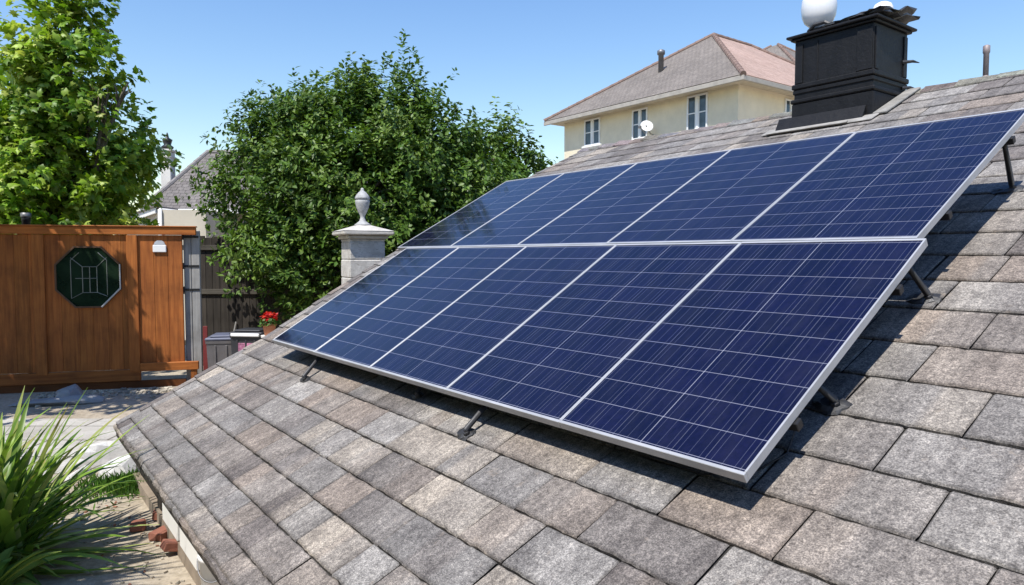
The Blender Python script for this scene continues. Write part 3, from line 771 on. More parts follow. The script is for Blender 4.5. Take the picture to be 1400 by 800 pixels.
# ---------------------------------------------------------------- flower pot on a pedestal
ped = MB(); ped.lathe([(.15, 0), (.15, .06), (.11, .09), (.10, .80), (.12, .83), (.125, .86)], 18)
o = ped.build('pedestal', M_WHITE, None, loc=(-3.62, 10.45, .05)); tag(o, 'white round pedestal holding the flower pot', 'pedestal')
fp = thing('flower_pot', 'small terracotta pot of red flowers behind the roof edge', 'flower pot', (-3.62, 10.45, .912))
mb = MB(); mb.lathe([(.07, 0), (.095, .14), (.108, .145), (.108, .19), (.09, .19), (.085, .16)], 18); mb.build('pot', plain('terracotta', (.42, .17, .09), .85), fp, True)

def petals(n, rad, h, size, cols, up=.6):
    V = []; Fc = []; Cc = []
    mbp = MB()
    for _ in range(n):
        a = random.uniform(0, 6.28); r_ = rad * math.sqrt(random.random()); p = Vector((math.cos(a) * r_, math.sin(a) * r_, h + random.uniform(-.04, .06) - r_ * .35))
        nrm = (Vector((math.cos(a) * r_ * 4, math.sin(a) * r_ * 4, up)) + Vector((random.gauss(0, .4), random.gauss(0, .4), random.gauss(0, .3)))).normalized()
        t = nrm.orthogonal().normalized(); b = nrm.cross(t); s = size * random.uniform(.7, 1.2)
        c = random.choice(cols); k = random.uniform(.7, 1.2)
        mbp.face([p - t * s, p + b * s * .6, p + t * s, p - b * s * .6], tuple(x * k for x in c))
    return mbp
petals(150, .14, .23, .035, [(.05, .12, .02), (.08, .16, .03)]).build('leaves', M_LEAF, fp)
petals(160, .125, .30, .03, [(.60, .03, .015), (.65, .06, .03), (.5, .015, .02)]).build('flowers', M_LEAF, fp)

# ---------------------------------------------------------------- storage bins beside the gate post
def bin_(label, loc, rz, w, d, h, mbod, mlid, handle=False):
    t = thing('storage_bin', label, 'storage bin', loc, rz, 'storage bins beside the gate')
    mb = MB(); vv = []
    for z, s in ((0, .86), (.04, .89), (h - .05, .985), (h - .045, 1.02), (h, 1.03)):
        vv += [(x * w / 2 * s, y * d / 2 * s, z) for x, y in ((-1, -1), (1, -1), (1, 1), (-1, 1))]
    F = [(3, 2, 1, 0)] + [(i * 4 + k, i * 4 + (k + 1) % 4, (i + 1) * 4 + (k + 1) % 4, (i + 1) * 4 + k) for i in range(4) for k in range(4)] + [(16, 17, 18, 19)]
    mb.poly(vv, F)
    for x in (-.28, 0, .28): mb.box(x * w - .015, x * w + .015, -d / 2 * .985 - .012, -d / 2 * .95, .06, h - .07, b=.004)
    mb.build('body', mbod, t)
    mb = MB(); mb.box(-w * .53, w * .53, -d * .53, d * .53, h + .001, h + .045, b=.015); mb.box(-w * .42, w * .42, -d * .42, d * .42, h + .046, h + .075, b=.02); mb.build('lid', mlid, t)
    if handle:
        mb = MB(); mb.box(-w * .46, w * .46, -d * .60, -d * .534, h - .02, h + .03, b=.012); mb.build('handle', M_WHITEGLOSS, t)
        mb = MB(); mb.box(-w * .30, w * .34, -d * .51, -d * .475, h - .40, h - .12, b=.004); mb.build('sticker', plain('pink_sticker', (.32, .12, .20), .5, 0, .8, 18), t)
M_GREYPLASTIC = plain('grey_plastic', (.12, .11, .11), .55); M_BLUELID = plain('blue_grey_lid', (.11, .12, .17), .5); M_DARKPLASTIC = plain('dark_plastic', (.03, .03, .035), .45)
bin_('grey storage bin with blue grey lid next to the grey post', (-4.42, 10.95, 0), R(12), .58, .55, .80, M_GREYPLASTIC, M_BLUELID)
bin_('dark storage bin with white handle and pink sticker behind the roof edge', (-3.98, 10.75, 0), R(-8), .50, .42, .90, M_DARKPLASTIC, M_DARKPLASTIC, True)

# ---------------------------------------------------------------- rubble along the eave
def rock(name, label, loc, size, mat, seed, group): return tag(blob(name, mat, loc, size, None, seed), label, 'rock', group)
G1 = 'white stones at the corner of the house'
rock('white_stone', 'large flat white stone nearest the flagstone paving', (-4.02, 7.0, -.02), (.36, .2, .22), M_ROCK, 3, G1)
rock('white_stone', 'chunky white stone just above the grass patch', (-3.72, 6.62, -.02), (.30, .2, .22), M_ROCK, 5, G1)
rock('white_stone', 'small white stone leaning against the roof corner', (-3.62, 7.05, -.02), (.17, .14, .26), M_ROCK, 8, G1)
rock('white_stone', 'small pale stone left of the chunky white stone', (-4.12, 6.55, -.02), (.14, .12, .12), M_ROCK, 9, G1)
rock('brown_stone', 'brown broken stone between the white stones and the roof corner', (-3.36, 6.72, -.02), (.16, .14, .2), mat_brick('pinkish_stone', (.34, .25, .2), (.46, .36, .30)), 13, G1)
rock('grey_boulder', 'long low grey boulder lying before the timber gate', (-6.55, 9.85, -.03), (.75, .22, .14), M_GREYROCK, 21, 'grey boulders before the gate')
rock('grey_boulder', 'rounded grey boulder behind the long low one', (-6.38, 10.15, -.03), (.30, .22, .30), M_GREYROCK, 22, 'grey boulders before the gate')
bl = ['broken red brick at the foot of the first white wall panel', 'red brick lying flat beside the second white wall panel', 'tilted red brick nearest the white bucket', 'half red brick out on the dirt beside the wall']
for i, (x, y, rz, tl) in enumerate(((-2.78, 5.50, 20, 6), (-2.60, 5.16, 75, 0), (-2.36, 4.86, 40, 14), (-2.86, 5.28, 110, 4))):
    mb = MB(); l = (.15, .21, .21, .11)[i]; mb.box(-l / 2, l / 2, -.05, .05, 0, .065, b=.008)
    mb.v = [(a + random.gauss(0, .004), b + random.gauss(0, .004), c) for a, b, c in mb.v]
    tag(mb.build('brick', M_BRICK, None, loc=(x, y, .0 + .5 * l * math.sin(R(tl))), rot=(0, R(tl), R(rz))), bl[i], 'brick', 'loose red bricks along the wall')
bk = thing('bucket', 'white plastic bucket standing in the dark recess below the eave at the bottom edge', 'bucket', (-1.70, 3.98, 0))
mb = MB(); mb.lathe([(.080, 0), (.085, .01), (.100, .36), (.110, .365), (.110, .385), (.102, .39), (.104, .41), (.098, .412), (.094, .38), (.08, .30)], 24); mb.build('body', M_WHITEGLOSS, bk, True)
mb = MB(); mb.tube([(.112 * math.cos(a), -.112 * math.sin(a) * .9, .375 - .12 * math.sin(a)) for a in np.linspace(0, math.pi, 14)], .004, 6); mb.build('handle', M_GREYMETAL, bk, True)
# stuff: dry debris by the gate, grass patch
mb = MB()
for _ in range(420):
    s_ = random.uniform(-2.2, .2); d_ = abs(random.gauss(0, .35)); p = FB + FE * s_ - FN * (.12 + d_) ; s = random.uniform(.008, .035)
    a = random.uniform(0, 6.28); k = random.uniform(.5, 1.3); mb.tint = (.42 * k, .38 * k, .31 * k)
    Mx = Matrix.Translation((p.x, p.y, s * .4)) @ Matrix.Rotation(a, 4, 'Z') @ Matrix.Rotation(random.uniform(-.5, .5), 4, 'X')
    mb.box(-s, s, -s * .6, s * .6, -s * .4, s * .4, Mx)
for _ in range(170):
    q = random.random(); p = Vector((-3.9 + 1.9 * q + random.gauss(0, .16), 6.5 - 2.2 * q + random.gauss(0, .2), 0)); s = random.uniform(.005, .016); k = random.uniform(.5, 1.3)
    mb.tint = random.choice(((.40 * k, .36 * k, .29 * k), (.36 * k, .31 * k, .24 * k), (.30 * k, .27 * k, .22 * k), (.30 * k, .14 * k, .09 * k)))
    Mx = Matrix.Translation((p.x, p.y, s * .4)) @ Matrix.Rotation(random.uniform(0, 6), 4, 'Z') @ Matrix.Rotation(random.uniform(-.5, .5), 4, 'X')
    mb.box(-s, s, -s * .6, s * .6, -s * .4, s * .4, Mx)
mdeb = NT('debris'); mdeb.set(Roughness=.95); mdeb.base(mdeb.attr())
tag(mb.build('gravel', mdeb.m), 'loose pale gravel and chips scattered before the gate and along the wall', 'gravel', kind='stuff')

def leaf_mesh(name, P, T, B, Nn, L_, W_, tints, mat, parent=None, shape='oval'):
    """leaves: base point P, direction T, side B, normal Nn, arrays of n"""
    n_ = len(P); L_ = L_[:, None]; W_ = W_[:, None]
    if shape == 'oval':
        prof = [(0, 0, 0), (.35, .5, .06), (.35, -.5, .06), (1, 0, -.10), (.62, .40, .03), (.62, -.40, .03), (.5, 0, -.03)]
        faces = [(0, 6, 1), (0, 2, 6), (1, 6, 4), (2, 5, 6), (4, 6, 3), (5, 3, 6)]
    else:                                                           # five-pointed maple leaf
        prof = [(0, 0, 0), (.24, .58, -.08), (.36, .36, .05), (.66, .50, -.09), (.70, .26, .03), (1.08, 0, -.14), (.70, -.26, .03), (.66, -.50, -.09), (.36, -.36, .05), (.24, -.58, -.08), (.10, .22, .02), (.10, -.22, .02)]
        faces = [(0, 2, 8), (0, 10, 2), (10, 1, 2), (2, 3, 4), (2, 4, 6), (4, 5, 6), (6, 8, 2), (6, 7, 8), (0, 8, 11), (11, 8, 9)]
    k = len(prof)
    V = np.zeros((n_, k, 3))
    for i, (a, b, c) in enumerate(prof): V[:, i] = P + T * (a * L_) + B * (b * W_) + Nn * (c * L_)
    F = np.array(faces)[None] + (np.arange(n_) * k)[:, None, None]
    me = bpy.data.meshes.new(name); nf = n_ * len(faces)
    me.vertices.add(n_ * k); me.vertices.foreach_set('co', V.astype(np.float32).ravel())
    me.loops.add(nf * 3); me.loops.foreach_set('vertex_index', F.astype(np.int32).ravel())
    me.polygons.add(nf); me.polygons.foreach_set('loop_start', np.arange(0, nf * 3, 3, dtype=np.int32))
    me.update(); me.validate()
    at = me.color_attributes.new('tint', 'FLOAT_COLOR', 'CORNER')
    cc = np.ones((n_, len(faces) * 3, 4), dtype=np.float32); cc[:, :, :3] = tints[:, None, :]
    at.data.foreach_set('color', cc.ravel()); me.materials.append(mat)
    o = bpy.data.objects.new(name, me); C.objects.link(o)
    if parent is not None: o.parent = parent
    return o
def unit(a): return a / np.maximum(np.linalg.norm(a, axis=1, keepdims=True), 1e-9)

def crown_points(lobes, ntw, shell=.72, lump=1.0):
    """twig roots through the volume of several ellipsoid lobes, mostly near their surface"""
    nb = max(30, ntw // 20)                                        # boughs: lumps of foliage with hollows between them
    vol = np.array([l[1][0] * l[1][1] * l[1][2] for l in lobes]) ** .55; pick_ = rng.choice(len(lobes), nb, p=vol / vol.sum())
    c = np.array([l[0] for l in lobes])[pick_]; r_ = np.array([l[1] for l in lobes])[pick_]
    d = unit(rng.normal(size=(nb, 3))); rad = np.where(rng.random(nb) < shell, rng.uniform(.80, 1.04, nb), rng.uniform(.25, .85, nb))
    bc = c + d * r_ * rad[:, None]; bi = rng.integers(0, nb, ntw); size = rng.uniform(.17, .40, nb)[bi]
    off = rng.normal(size=(ntw, 3)) * .62 * np.array([1, 1, .75])
    return bc[bi] + off * size[:, None] * 1.15 * lump, unit(d[bi] * .7 + off * .8), bi

def tree(name, label, cat, loc, lobes, trunk, ntw, per, ll, lw, cols, mat, shape, twl=.4, upright=.5, group=None, shoots=0, keep=None, droop=-.25, lump=1.0):
    t = thing(name, label, cat, loc, group=group)
    roots, d, bi = crown_points(lobes, ntw, lump=lump)
    tw = unit(d + np.array([0, 0, upright]) + rng.normal(0, .35, d.shape)); tl = np.full(len(roots), twl) * rng.uniform(.6, 1.35, len(roots))
    if shoots:
        top = np.argsort(-(roots[:, 2] + rng.normal(0, .7, len(roots))))[:shoots]
        tw[top] = unit(np.array([0, 0, 1.]) + rng.normal(0, .22, (shoots, 3))); tl[top] = twl * rng.uniform(1.6, 2.6, shoots)
    nper = np.maximum(3, (per * tl / twl).astype(int)); idx = np.repeat(np.arange(len(roots)), nper)
    s = rng.random(len(idx)); P = roots[idx] + tw[idx] * (s * tl[idx])[:, None]
    side = unit(np.cross(tw[idx], rng.normal(size=(len(idx), 3)))); P = P + side * rng.uniform(0, .05, (len(idx), 1))
    T = unit(tw[idx] * .45 + side + np.array([0, 0, droop]) + rng.normal(0, .25, side.shape))
    Nn = unit(d[idx] * .5 + np.array([0, 0, .85]) + rng.normal(0, .42, side.shape)); Nn = unit(Nn - T * (Nn * T).sum(1, keepdims=True)); B = np.cross(Nn, T)
    cc = np.array(cols); tc = cc[rng.choice(len(cols), bi.max() + 1)][bi][idx]; tc = .55 * tc + .45 * cc[rng.choice(len(cols), len(idx))]
    tc = tc * rng.uniform(.7, 1.3, (len(idx), 1))
    leaf_mesh('crown', P, T, B, Nn, ll * rng.uniform(.6, 1.25, len(idx)), lw * rng.uniform(.7, 1.2, len(idx)), tc, mat, t, shape)
    mb = MB(); h, rr = trunk
    top = Vector((0, 0, h)); mb.tube([(0, 0, -.05), (.03, .02, h * .35), (-.03, 0, h * .7), tuple(top)], [rr * 1.35, rr, rr * .85, rr * .7], 10)
    mb.build('trunk', M_BARK, t, True)
    lm = MB()
    for (c, r_) in lobes:
        c = Vector(c); mid_ = top.lerp(c, .5) + Vector((random.uniform(-.2, .2), random.uniform(-.2, .2), .1)); lm.tube([tuple(top - Vector((0, 0, .15))), tuple(mid_), tuple(c)], [rr * .55, rr * .38, rr * .2], 7)
        for _ in range(9):
            e = c + Vector((random.uniform(-.6, .6) * r_[0], random.uniform(-.6, .6) * r_[1], random.uniform(-.4, .6) * r_[2])); b0 = mid_.lerp(c, random.random())
            lm.tube([tuple(b0), tuple(b0.lerp(e, .5) + Vector((0, 0, .08))), tuple(e)], [rr * .2, rr * .12, rr * .05], 5)
    lm.build('limbs', M_BARK, t, True)
    return t

# left tree: bright large-leaved tree behind the gate, crown hanging over it
CL = [(.20, .34, .022), (.28, .41, .035), (.10, .20, .016), (.39, .49, .075), (.055, .125, .012), (.47, .52, .14)]
LT = [((-.5, -.2, 3.5), (1.3, 1.3, .9)), ((-.15, -.3, 4.4), (.78, .9, .7)), ((.15, -.5, 5.3), (.55, .5, .6)), ((.02, -.5, 6.15), (.30, .3, .55)), ((1.2, -.6, 5.1), (.32, .35, .16)), ((.85, -.6, 4.95), (.3, .3, .15)), ((.6, -.5, 5.0), (.4, .4, .3)), ((.3, -.3, 3.5), (.5, .8, .42)), ((.55, .4, 4.1), (.32, .45, .32)), ((-1.6, -.3, 4.1), (1.2, 1.1, .8)), ((-1.5, -.4, 3.0), (1.5, 1.3, .8)), ((-.2, -.3, 2.8), (.8, 1.1, .5)), ((-.9, -.3, 5.0), (.6, .6, .4))]
tree('broadleaf_tree', 'bright yellow green broadleaf tree standing behind the timber gate', 'tree', (-8.15, 13.4, 0), LT,
     (2.8, .13), 2100, 10, .165, .125, CL, M_LEAF, 'maple', .34, .45, shoots=90, droop=-.1, lump=1.25)
tree('broadleaf_tree', 'second broadleaf tree at the far left edge, throwing dappled shade on the timber gate', 'tree', (-9.3, 8.4, 0),
     [((.5, .2, 4.6), (1.25, 1.2, .7)), ((1.45, .3, 4.7), (.8, 1.1, .5)), ((-.4, .2, 4.4), (1.3, 1.2, .9)), ((.6, -.3, 3.5), (1.1, 1.0, .4)), ((1.6, -.6, 5.0), (.8, .9, .5)), ((1.3, -1.2, 4.0), (.7, .8, .4))],
     (2.8, .13), 640, 9, .19, .15, CL, M_LEAF, 'maple', .34, .35, shoots=20, droop=-.2, lump=1.25)
# centre tree: dense, darker, glossy leaves
CD = [(.066, .130, .016), (.092, .172, .022), (.048, .10, .013), (.135, .22, .034), (.19, .27, .06), (.036, .08, .011)]
tree('evergreen_tree', 'large dense dark green tree behind the stone pillar', 'tree', (-2.98, 14.1, 0),
     [((0, 0, 3.2), (2.3, 1.8, 1.8)), ((-1.6, -.2, 3.1), (1.15, 1.5, 1.3)), ((1.2, .1, 3.3), (1.7, 1.6, 1.3)), ((.35, 0, 4.3), (1.35, 1.3, 1.1)), ((-.85, .1, 4.35), (1.1, 1.2, 1.0)), ((-1.7, -.1, 4.0), (.9, .9, .9)), ((1.85, .3, 2.9), (1.2, 1.2, 1.0)), ((1.2, 0, 4.2), (.9, 1.0, .9)), ((-1.3, -.5, 1.9), (.95, 1.1, .85)), ((.4, -.9, 1.8), (2.2, 1.2, .9)), ((2.2, .2, 1.8), (1.5, 1.4, 1.0)), ((-.7, -1.1, 2.3), (1.5, .8, .8)), ((.2, -1.0, 3.2), (1.6, .8, 1.0))],
     (2.1, .16), 9800, 12, .112, .06, CD, M_LEAFD, 'oval', .28, .6, shoots=260, droop=-.05, lump=1.0)
tree('evergreen_shrub_tree', 'smaller round green tree peeking out right of the large dark tree', 'tree', (-.15, 18.0, 0),
     [((0, 0, 3.7), (1.1, 1.2, .9)), ((.7, 0, 3.8), (.75, .8, .7)), ((-.6, 0, 4.4), (.8, .9, .7)), ((0, 0, 2.2), (1.2, 1.2, .9))],
     (2.4, .12), 1100, 12, .15, .085, CD, M_LEAFD, 'oval', .34, .5, shoots=60)

# added unseen hedging behind the camera: blocks low sky to darken the panel shadows
hd = thing('sky_block_hedge', 'tall dark clipped hedging added out of view behind the camera to block low sky light', 'sky_block_hedge', M=frame_matrix(-HV * 5.0, UR, HV, (0, 0, 1)))
mb = MB(); mb.tint = (1, 1, 1)
x = -9.0
while x < 8:
    w = random.uniform(.7, 1.1); mb.box(x, x + w + .1, -.5 + random.uniform(-.1, .1), .5 + random.uniform(-.12, .12), 0, 6.5 + random.uniform(-.2, .2), b=.12); x += w
mb.build('core', plain('hedge_shade', (.012, .022, .008), 1.0, 0, .4, 4, .8, 12), hd)
nh = 34000; f_ = rng.random(nh); P = np.stack([rng.uniform(-9, 8.2, nh), np.where(f_ < .8, .5, rng.uniform(-.5, .5, nh)) + rng.normal(.06, .09, nh), np.where(f_ < .8, rng.uniform(0, 6.6, nh), 6.55 + rng.normal(.04, .1, nh))], 1)
T = unit(rng.normal(size=(nh, 3)) + np.array([0, .6, .3])); Nn = unit(rng.normal(size=(nh, 3)) * .6 + np.array([0, .8, .6])); Nn = unit(Nn - T * (Nn * T).sum(1, keepdims=True))
leaf_mesh('leaves', P, T, np.cross(Nn, T), Nn, rng.uniform(.08, .15, nh), rng.uniform(.05, .09, nh), np.array(CD)[rng.choice(len(CD), nh)], M_LEAFD, hd)

# ---------------------------------------------------------------- strap leaved plants
def strap_plant(name, label, cat, loc, n_, length, width, spread, cols, seed, part='leaves', zbase=0.0, up=(15, 80), rosette=.22, parent=None):
    r2 = random.Random(seed); mb = MB()
    for i in range(n_):
        a = r2.uniform(0, 2 * math.pi); el = R(r2.uniform(*up)); L_ = length * r2.uniform(.6, 1.1) * (1.0 if el > R(45) else .9); W_ = width * r2.uniform(.6, 1.2)
        dirh = Vector((math.cos(a), math.sin(a), 0)); side = Vector((-math.sin(a), math.cos(a), 0)); rr = rosette * math.sqrt(r2.random())
        b2 = r2.uniform(0, 6.28)
        p = Vector((math.cos(b2) * rr, math.sin(b2) * rr, zbase)); th = el; segs = 9; pts = []; bend = r2.uniform(.35, 1.3) * spread
        tw = r2.uniform(-.5, .5)
        for s in range(segs + 1):
            f = s / segs; w = W_ * min(1, .45 + 2.2 * f) * (1 - f ** 3.2) + .0015
            d = dirh * math.cos(th) + Vector((0, 0, math.sin(th))); nrm = dirh * -math.sin(th) + Vector((0, 0, math.cos(th)))
            sd_ = side * math.cos(tw * f) + nrm * math.sin(tw * f)
            pts.append((p - sd_ * w + nrm * w * .35, p.copy(), p + sd_ * w + nrm * w * .35))
            p = p + d * (L_ / segs); th -= bend / segs * (.4 + 1.6 * f)
            if p.z < .015 and zbase < .5: p.z = .015 + r2.random() * .01; th = max(th, 0)
        c = r2.choice(cols); k = r2.uniform(.75, 1.25); c = tuple(x * k for x in c)
        vv = [q for t in pts for q in t]; F = []
        for s in range(segs): F += [(s * 3, s * 3 + 1, s * 3 + 4, s * 3 + 3), (s * 3 + 1, s * 3 + 2, s * 3 + 5, s * 3 + 4)]
        tip = (.30, .27, .08) if r2.random() < .12 else c
        mb.poly(vv, F, [c if q < segs * 3 - 3 else tip for q in range(len(vv))])
    if parent is None:
        return tag(mb.build(name, M_STRAP, None, True, loc=loc), label, cat)
    return mb.build(part, M_STRAP, parent, True)
CS = [(.15, .25, .03), (.20, .31, .045), (.11, .20, .025), (.28, .37, .07), (.36, .41, .13), (.08, .15, .02)]
strap_plant('strap_leaf_plant', 'big green clump of long arching strap leaves in the bottom left corner', 'plant', (-3.52, 4.58, 0), 330, 1.18, .029, .85, CS, 5, up=(8, 88), rosette=.24)
r_b = MB()
rr3 = random.Random(3)
for i in range(46):
    a = rr3.uniform(0, 6.28); el = R(rr3.uniform(20, 75)); d = Vector((math.cos(a) * math.cos(el), math.sin(a) * math.cos(el), math.sin(el))); L_ = rr3.uniform(.28, .55); side = Vector((-math.sin(a), math.cos(a), 0)); p = Vector((0, 0, 0)); vv = []
    for s in range(8):
        f = s / 7; w = .045 * math.sin(math.pi * min(1, f * .93 + .07)) ** .8 + .002; vv += [tuple(p - side * w + Vector((0, 0, w * .5))), tuple(p), tuple(p + side * w + Vector((0, 0, w * .5)))]
        p = p + d * (L_ / 7); d = (d + Vector((0, 0, -.16))).normalized()
    c = rr3.choice([(.20, .30, .05), (.26, .34, .07), (.14, .24, .04)])
    r_b.poly(vv, [q for s in range(7) for q in ((s * 3, s * 3 + 1, s * 3 + 4, s * 3 + 3), (s * 3 + 1, s * 3 + 2, s * 3 + 5, s * 3 + 4))], [c] * len(vv))
tag(r_b.build('broad_leaf_plant', M_STRAP, None, True, loc=(-3.12, 4.02, .0)), 'low plant with broad yellow green leaves in front of the strap leaf clump', 'plant')
# yucca standing left of the frame: its crown shades the dirt and the eave
yu = thing('yucca_tree', 'tall spiky yucca whose feathery shadow falls on the dirt beside the wall', 'plant', (-3.75, 3.05, 0))
mb = MB(); mb.tube([(0, 0, 0), (.05, .02, 1.0), (.02, .05, 2.3)], [.12, .09, .08], 10); mb.build('trunk', M_BARK, yu, True)
strap_plant('x', None, None, None, 190, .95, .02, .9, CS, 9, zbase=2.3, up=(-30, 88), rosette=.1, parent=yu)
# grass patch
ng = 1700; gx = rng.normal(0, .20, ng); gy = rng.normal(0, .15, ng); P = np.stack([-3.45 + gx, 6.28 + gy, np.full(ng, .0)], 1)
T = unit(np.stack([rng.normal(0, .45, ng), rng.normal(0, .45, ng), np.ones(ng)], 1)); B = unit(np.cross(T, rng.normal(size=(ng, 3)))); Nn = np.cross(B, T)
gc = np.array([(.07, .17, .02), (.10, .22, .03), (.05, .12, .02)])[rng.choice(3, ng)]
tag(leaf_mesh('grass', P, T, B, Nn, rng.uniform(.06, .14, ng), rng.uniform(.008, .014, ng), gc, M_STRAP), 'small patch of bright green grass below the white stones', 'grass', kind='stuff')

# ---------------------------------------------------------------- roofs with UVs for the tile courses
def roof_faces(name, polys, mat, parent, thick=.06):
    """each polygon (first edge = its eave) becomes a slab face with u along the eave and v up the slope"""
    me = bpy.data.meshes.new(name); V = []; F = []; UV = []
    for pl_ in polys:
        p = [Vector(q) for q in pl_]; ux = (p[1] - p[0]).normalized(); nn = (p[1] - p[0]).cross(p[-1] - p[0]).normalized(); vx = nn.cross(ux)
        i = len(V); k = len(p); V += [tuple(q) for q in p] + [tuple(q - nn * thick) for q in p]
        F.append(tuple(range(i, i + k))); UV += [((q - p[0]).dot(ux), (q - p[0]).dot(vx)) for q in p]
        F.append(tuple(range(i + 2 * k - 1, i + k - 1, -1))); UV += [(0.3, 0.3)] * k
        for a in range(k): b = (a + 1) % k; F.append((i + a, i + k + a, i + k + b, i + b)); UV += [(.3, .3)] * 4
    me.from_pydata(V, [], F); uv = me.uv_layers.new(name='UVMap'); uv.data.foreach_set('uv', np.array(UV, dtype=np.float32).ravel()); me.materials.append(mat)
    o = bpy.data.objects.new(name, me); C.objects.link(o); o.parent = parent; return o
def ridge_line(name, segs, mat, parent, r_=.07):
    mb = MB(); mb.tint = (1, 1, 1)
    for a, b in segs:
        a, b = Vector(a), Vector(b); n_ = max(2, int((b - a).length / .32))
        for i in range(n_):
            p, q = a.lerp(b, i / n_), a.lerp(b, (i + 1.12) / n_); mb.tube([p, q], [r_, r_ * .86], 8)
    return mb.build(name, mat, parent)

# cream house on the right
cream = thing('cream_house', 'two storey cream rendered house with grey hip roof beyond the ridge', 'house', M=frame_matrix((6.35, 20, 0), (.8, .6, 0), (-.6, .8, 0), (0, 0, 1)))
WX, WY, EZ = 9.6, 7.4, 6.98                       # local x = right wall, y = left wall
mb = MB(); mb.box(0, WX, 0, WY, 0, EZ - .02); mb.build('wall', M_CREAM, cream)
ov = .52; sl = math.tan(R(34)); ez = EZ + .02; hw = (WY + 2 * ov) / 2; az = ez + hw * sl
c00, c10, c11, c01 = (-ov, -ov, ez), (WX + ov, -ov, ez), (WX + ov, WY + ov, ez), (-ov, WY + ov, ez); r0, r1 = (-ov + hw, WY / 2, az), (WX + ov - hw, WY / 2, az)
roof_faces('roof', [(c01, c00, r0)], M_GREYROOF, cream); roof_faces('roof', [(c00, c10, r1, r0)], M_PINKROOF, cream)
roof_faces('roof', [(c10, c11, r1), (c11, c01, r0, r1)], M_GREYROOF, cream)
M_RIDGE = plain('ridge_tile', (.20, .135, .11), .9, 0, .25, 5, .4)
ridge_line('ridge_tiles', [(c00, r0), (c01, r0), (c10, r1), (c11, r1), (r0, r1)], M_RIDGE, cream, .085)
mb = MB(); g = .02
mb.box(-ov - g, -ov + .05, -ov - g, WY + ov + g, ez - .16, ez - .03, b=.01); mb.box(-ov + .052, WX + ov, -ov - g, -ov + .05, ez - .16, ez - .03, b=.01); mb.build('gutter', plain('gutter_paint', (.36, .33, .29), .6), cream)
mb = MB(); mb.box(-ov + .05, WX + ov - .05, -ov + .05, WY + ov - .05, ez - .10, ez - .07); mb.build('soffit', plain('soffit_paint', (.50, .45, .36), .8), cream)
def house_window(parent, axis, a0, a1, z0, z1, cols=2, rows_=2):
    f = MB(); pn = MB(); t = .05
    def bx_(m_, s0, s1, q0, q1, d0, d1, b=0):
        if axis == 'y': m_.box(-d1, -d0, s0, s1, q0, q1, b=b)
        else: m_.box(s0, s1, -d1, -d0, q0, q1, b=b)
    for s0, s1, q0, q1 in ((a0, a1, z0, z0 + t), (a0, a1, z1 - t, z1), (a0, a0 + t, z0 + t, z1 - t), (a1 - t, a1, z0 + t, z1 - t)): bx_(f, s0, s1, q0, q1, -.02, .045, .006)
    for i in range(1, cols): x = a0 + (a1 - a0) * i / cols; bx_(f, x - .035, x + .035, z0 + t, z1 - t, -.02, .035, .004)
    for j in range(1, rows_): z_ = z0 + (z1 - z0) * j / rows_; bx_(f, a0 + t, a1 - t, z_ - .015, z_ + .015, -.019, .030)
    w = f.build('window', M_WHITEGLOSS, parent); bx_(pn, a0 + t, a1 - t, z0 + t, z1 - t, .002, .010); pn.build('pane', M_BLUEGLASS, w)
    sl_ = MB(); bx_(sl_, a0 - .08, a1 + .08, z0 - .07, z0 - .002, -.02, .09, .01); sl_.build('sill', M_WHITE, w)
    cu = MB(); cw = (a1 - a0)
    bx_(cu, a0 + cw * .40, a0 + cw * .47, z0 + t + .01, z1 - t - .01, .011, .014); bx_(cu, a0 + cw * .53, a0 + cw * .62, z0 + t + .01, z1 - t - .01, .011, .014)
    cu.build('curtain', M_WHITE, w)
for a, b, z0, z1 in ((5.52, 6.30, 5.93, 6.84), (3.36, 4.02, 5.85, 6.82), (1.03, 1.78, 5.80, 6.86)): house_window(cream, 'y', a, b, z0, z1)
house_window(cream, 'x', 2.28, 2.95, 5.9, 6.80)
for a, b in ((5.5, 6.3), (3.3, 4.1), (1.0, 1.8)): house_window(cream, 'y', a, b, 2.2, 3.4)
mb = MB(); mb.lathe([(.09, -.7), (.09, .55), (.13, .56), (.13, .68), (.06, .72)], 14, (-ov + 1.95, 3.55 + .55, ez + 1.95 * sl)); mb.build('vent_pipe', M_GREYMETAL, cream, True)
# second hip roof rising behind
mb = MB(); mb.box(9.7, 16.0, 8.0, 10.5, 0, 8.9); mb.build('rear_wing', M_CREAM, cream)
e2 = 9.0; q0, q1, q2, q3 = (8.8, 3.0, e2), (16.8, 3.0, e2), (16.8, 11.4, e2), (8.8, 11.4, e2); t0, t1 = (12.8, 7.0, e2 + 2.9), (12.8, 7.4, e2 + 2.9)
roof_faces('rear_roof', [(q3, q0, t0, t1), (q0, q1, t0), (q1, q2, t1, t0), (q2, q3, t1)], M_GREYROOF, cream)
ridge_line('rear_ridge_tiles', [(q0, t0), (q1, t0), (q3, t1)], M_RIDGE, cream, .08)
dish = thing('satellite_dish', 'small white satellite dish on the cream house wall beside the middle window', 'satellite dish', M=frame_matrix(Vector((6.35, 20, 6.05)) + Vector((-.6, .8, 0)) * 3.1 + Vector((-.8, -.6, 0)) * .02, (.8, .6, 0), (-.6, .8, 0), (0, 0, 1)))
mb = MB(); n_ = 20; D = Matrix.Translation((-.32, 0, .08)) @ Matrix.Rotation(R(35), 4, 'Z') @ Matrix.Rotation(R(-70), 4, 'Y') @ Matrix.Rotation(R(20), 4, 'X'); vv = []
rings = [(0.02, .0), (.08, .010), (.14, .028), (.185, .048)]
for th in (0, -.012):
    for r_, z_ in rings: vv += [tuple(D @ Vector((r_ * math.cos(2 * math.pi * k / n_), r_ * 1.08 * math.sin(2 * math.pi * k / n_), z_ + th))) for k in range(n_)]
F = []
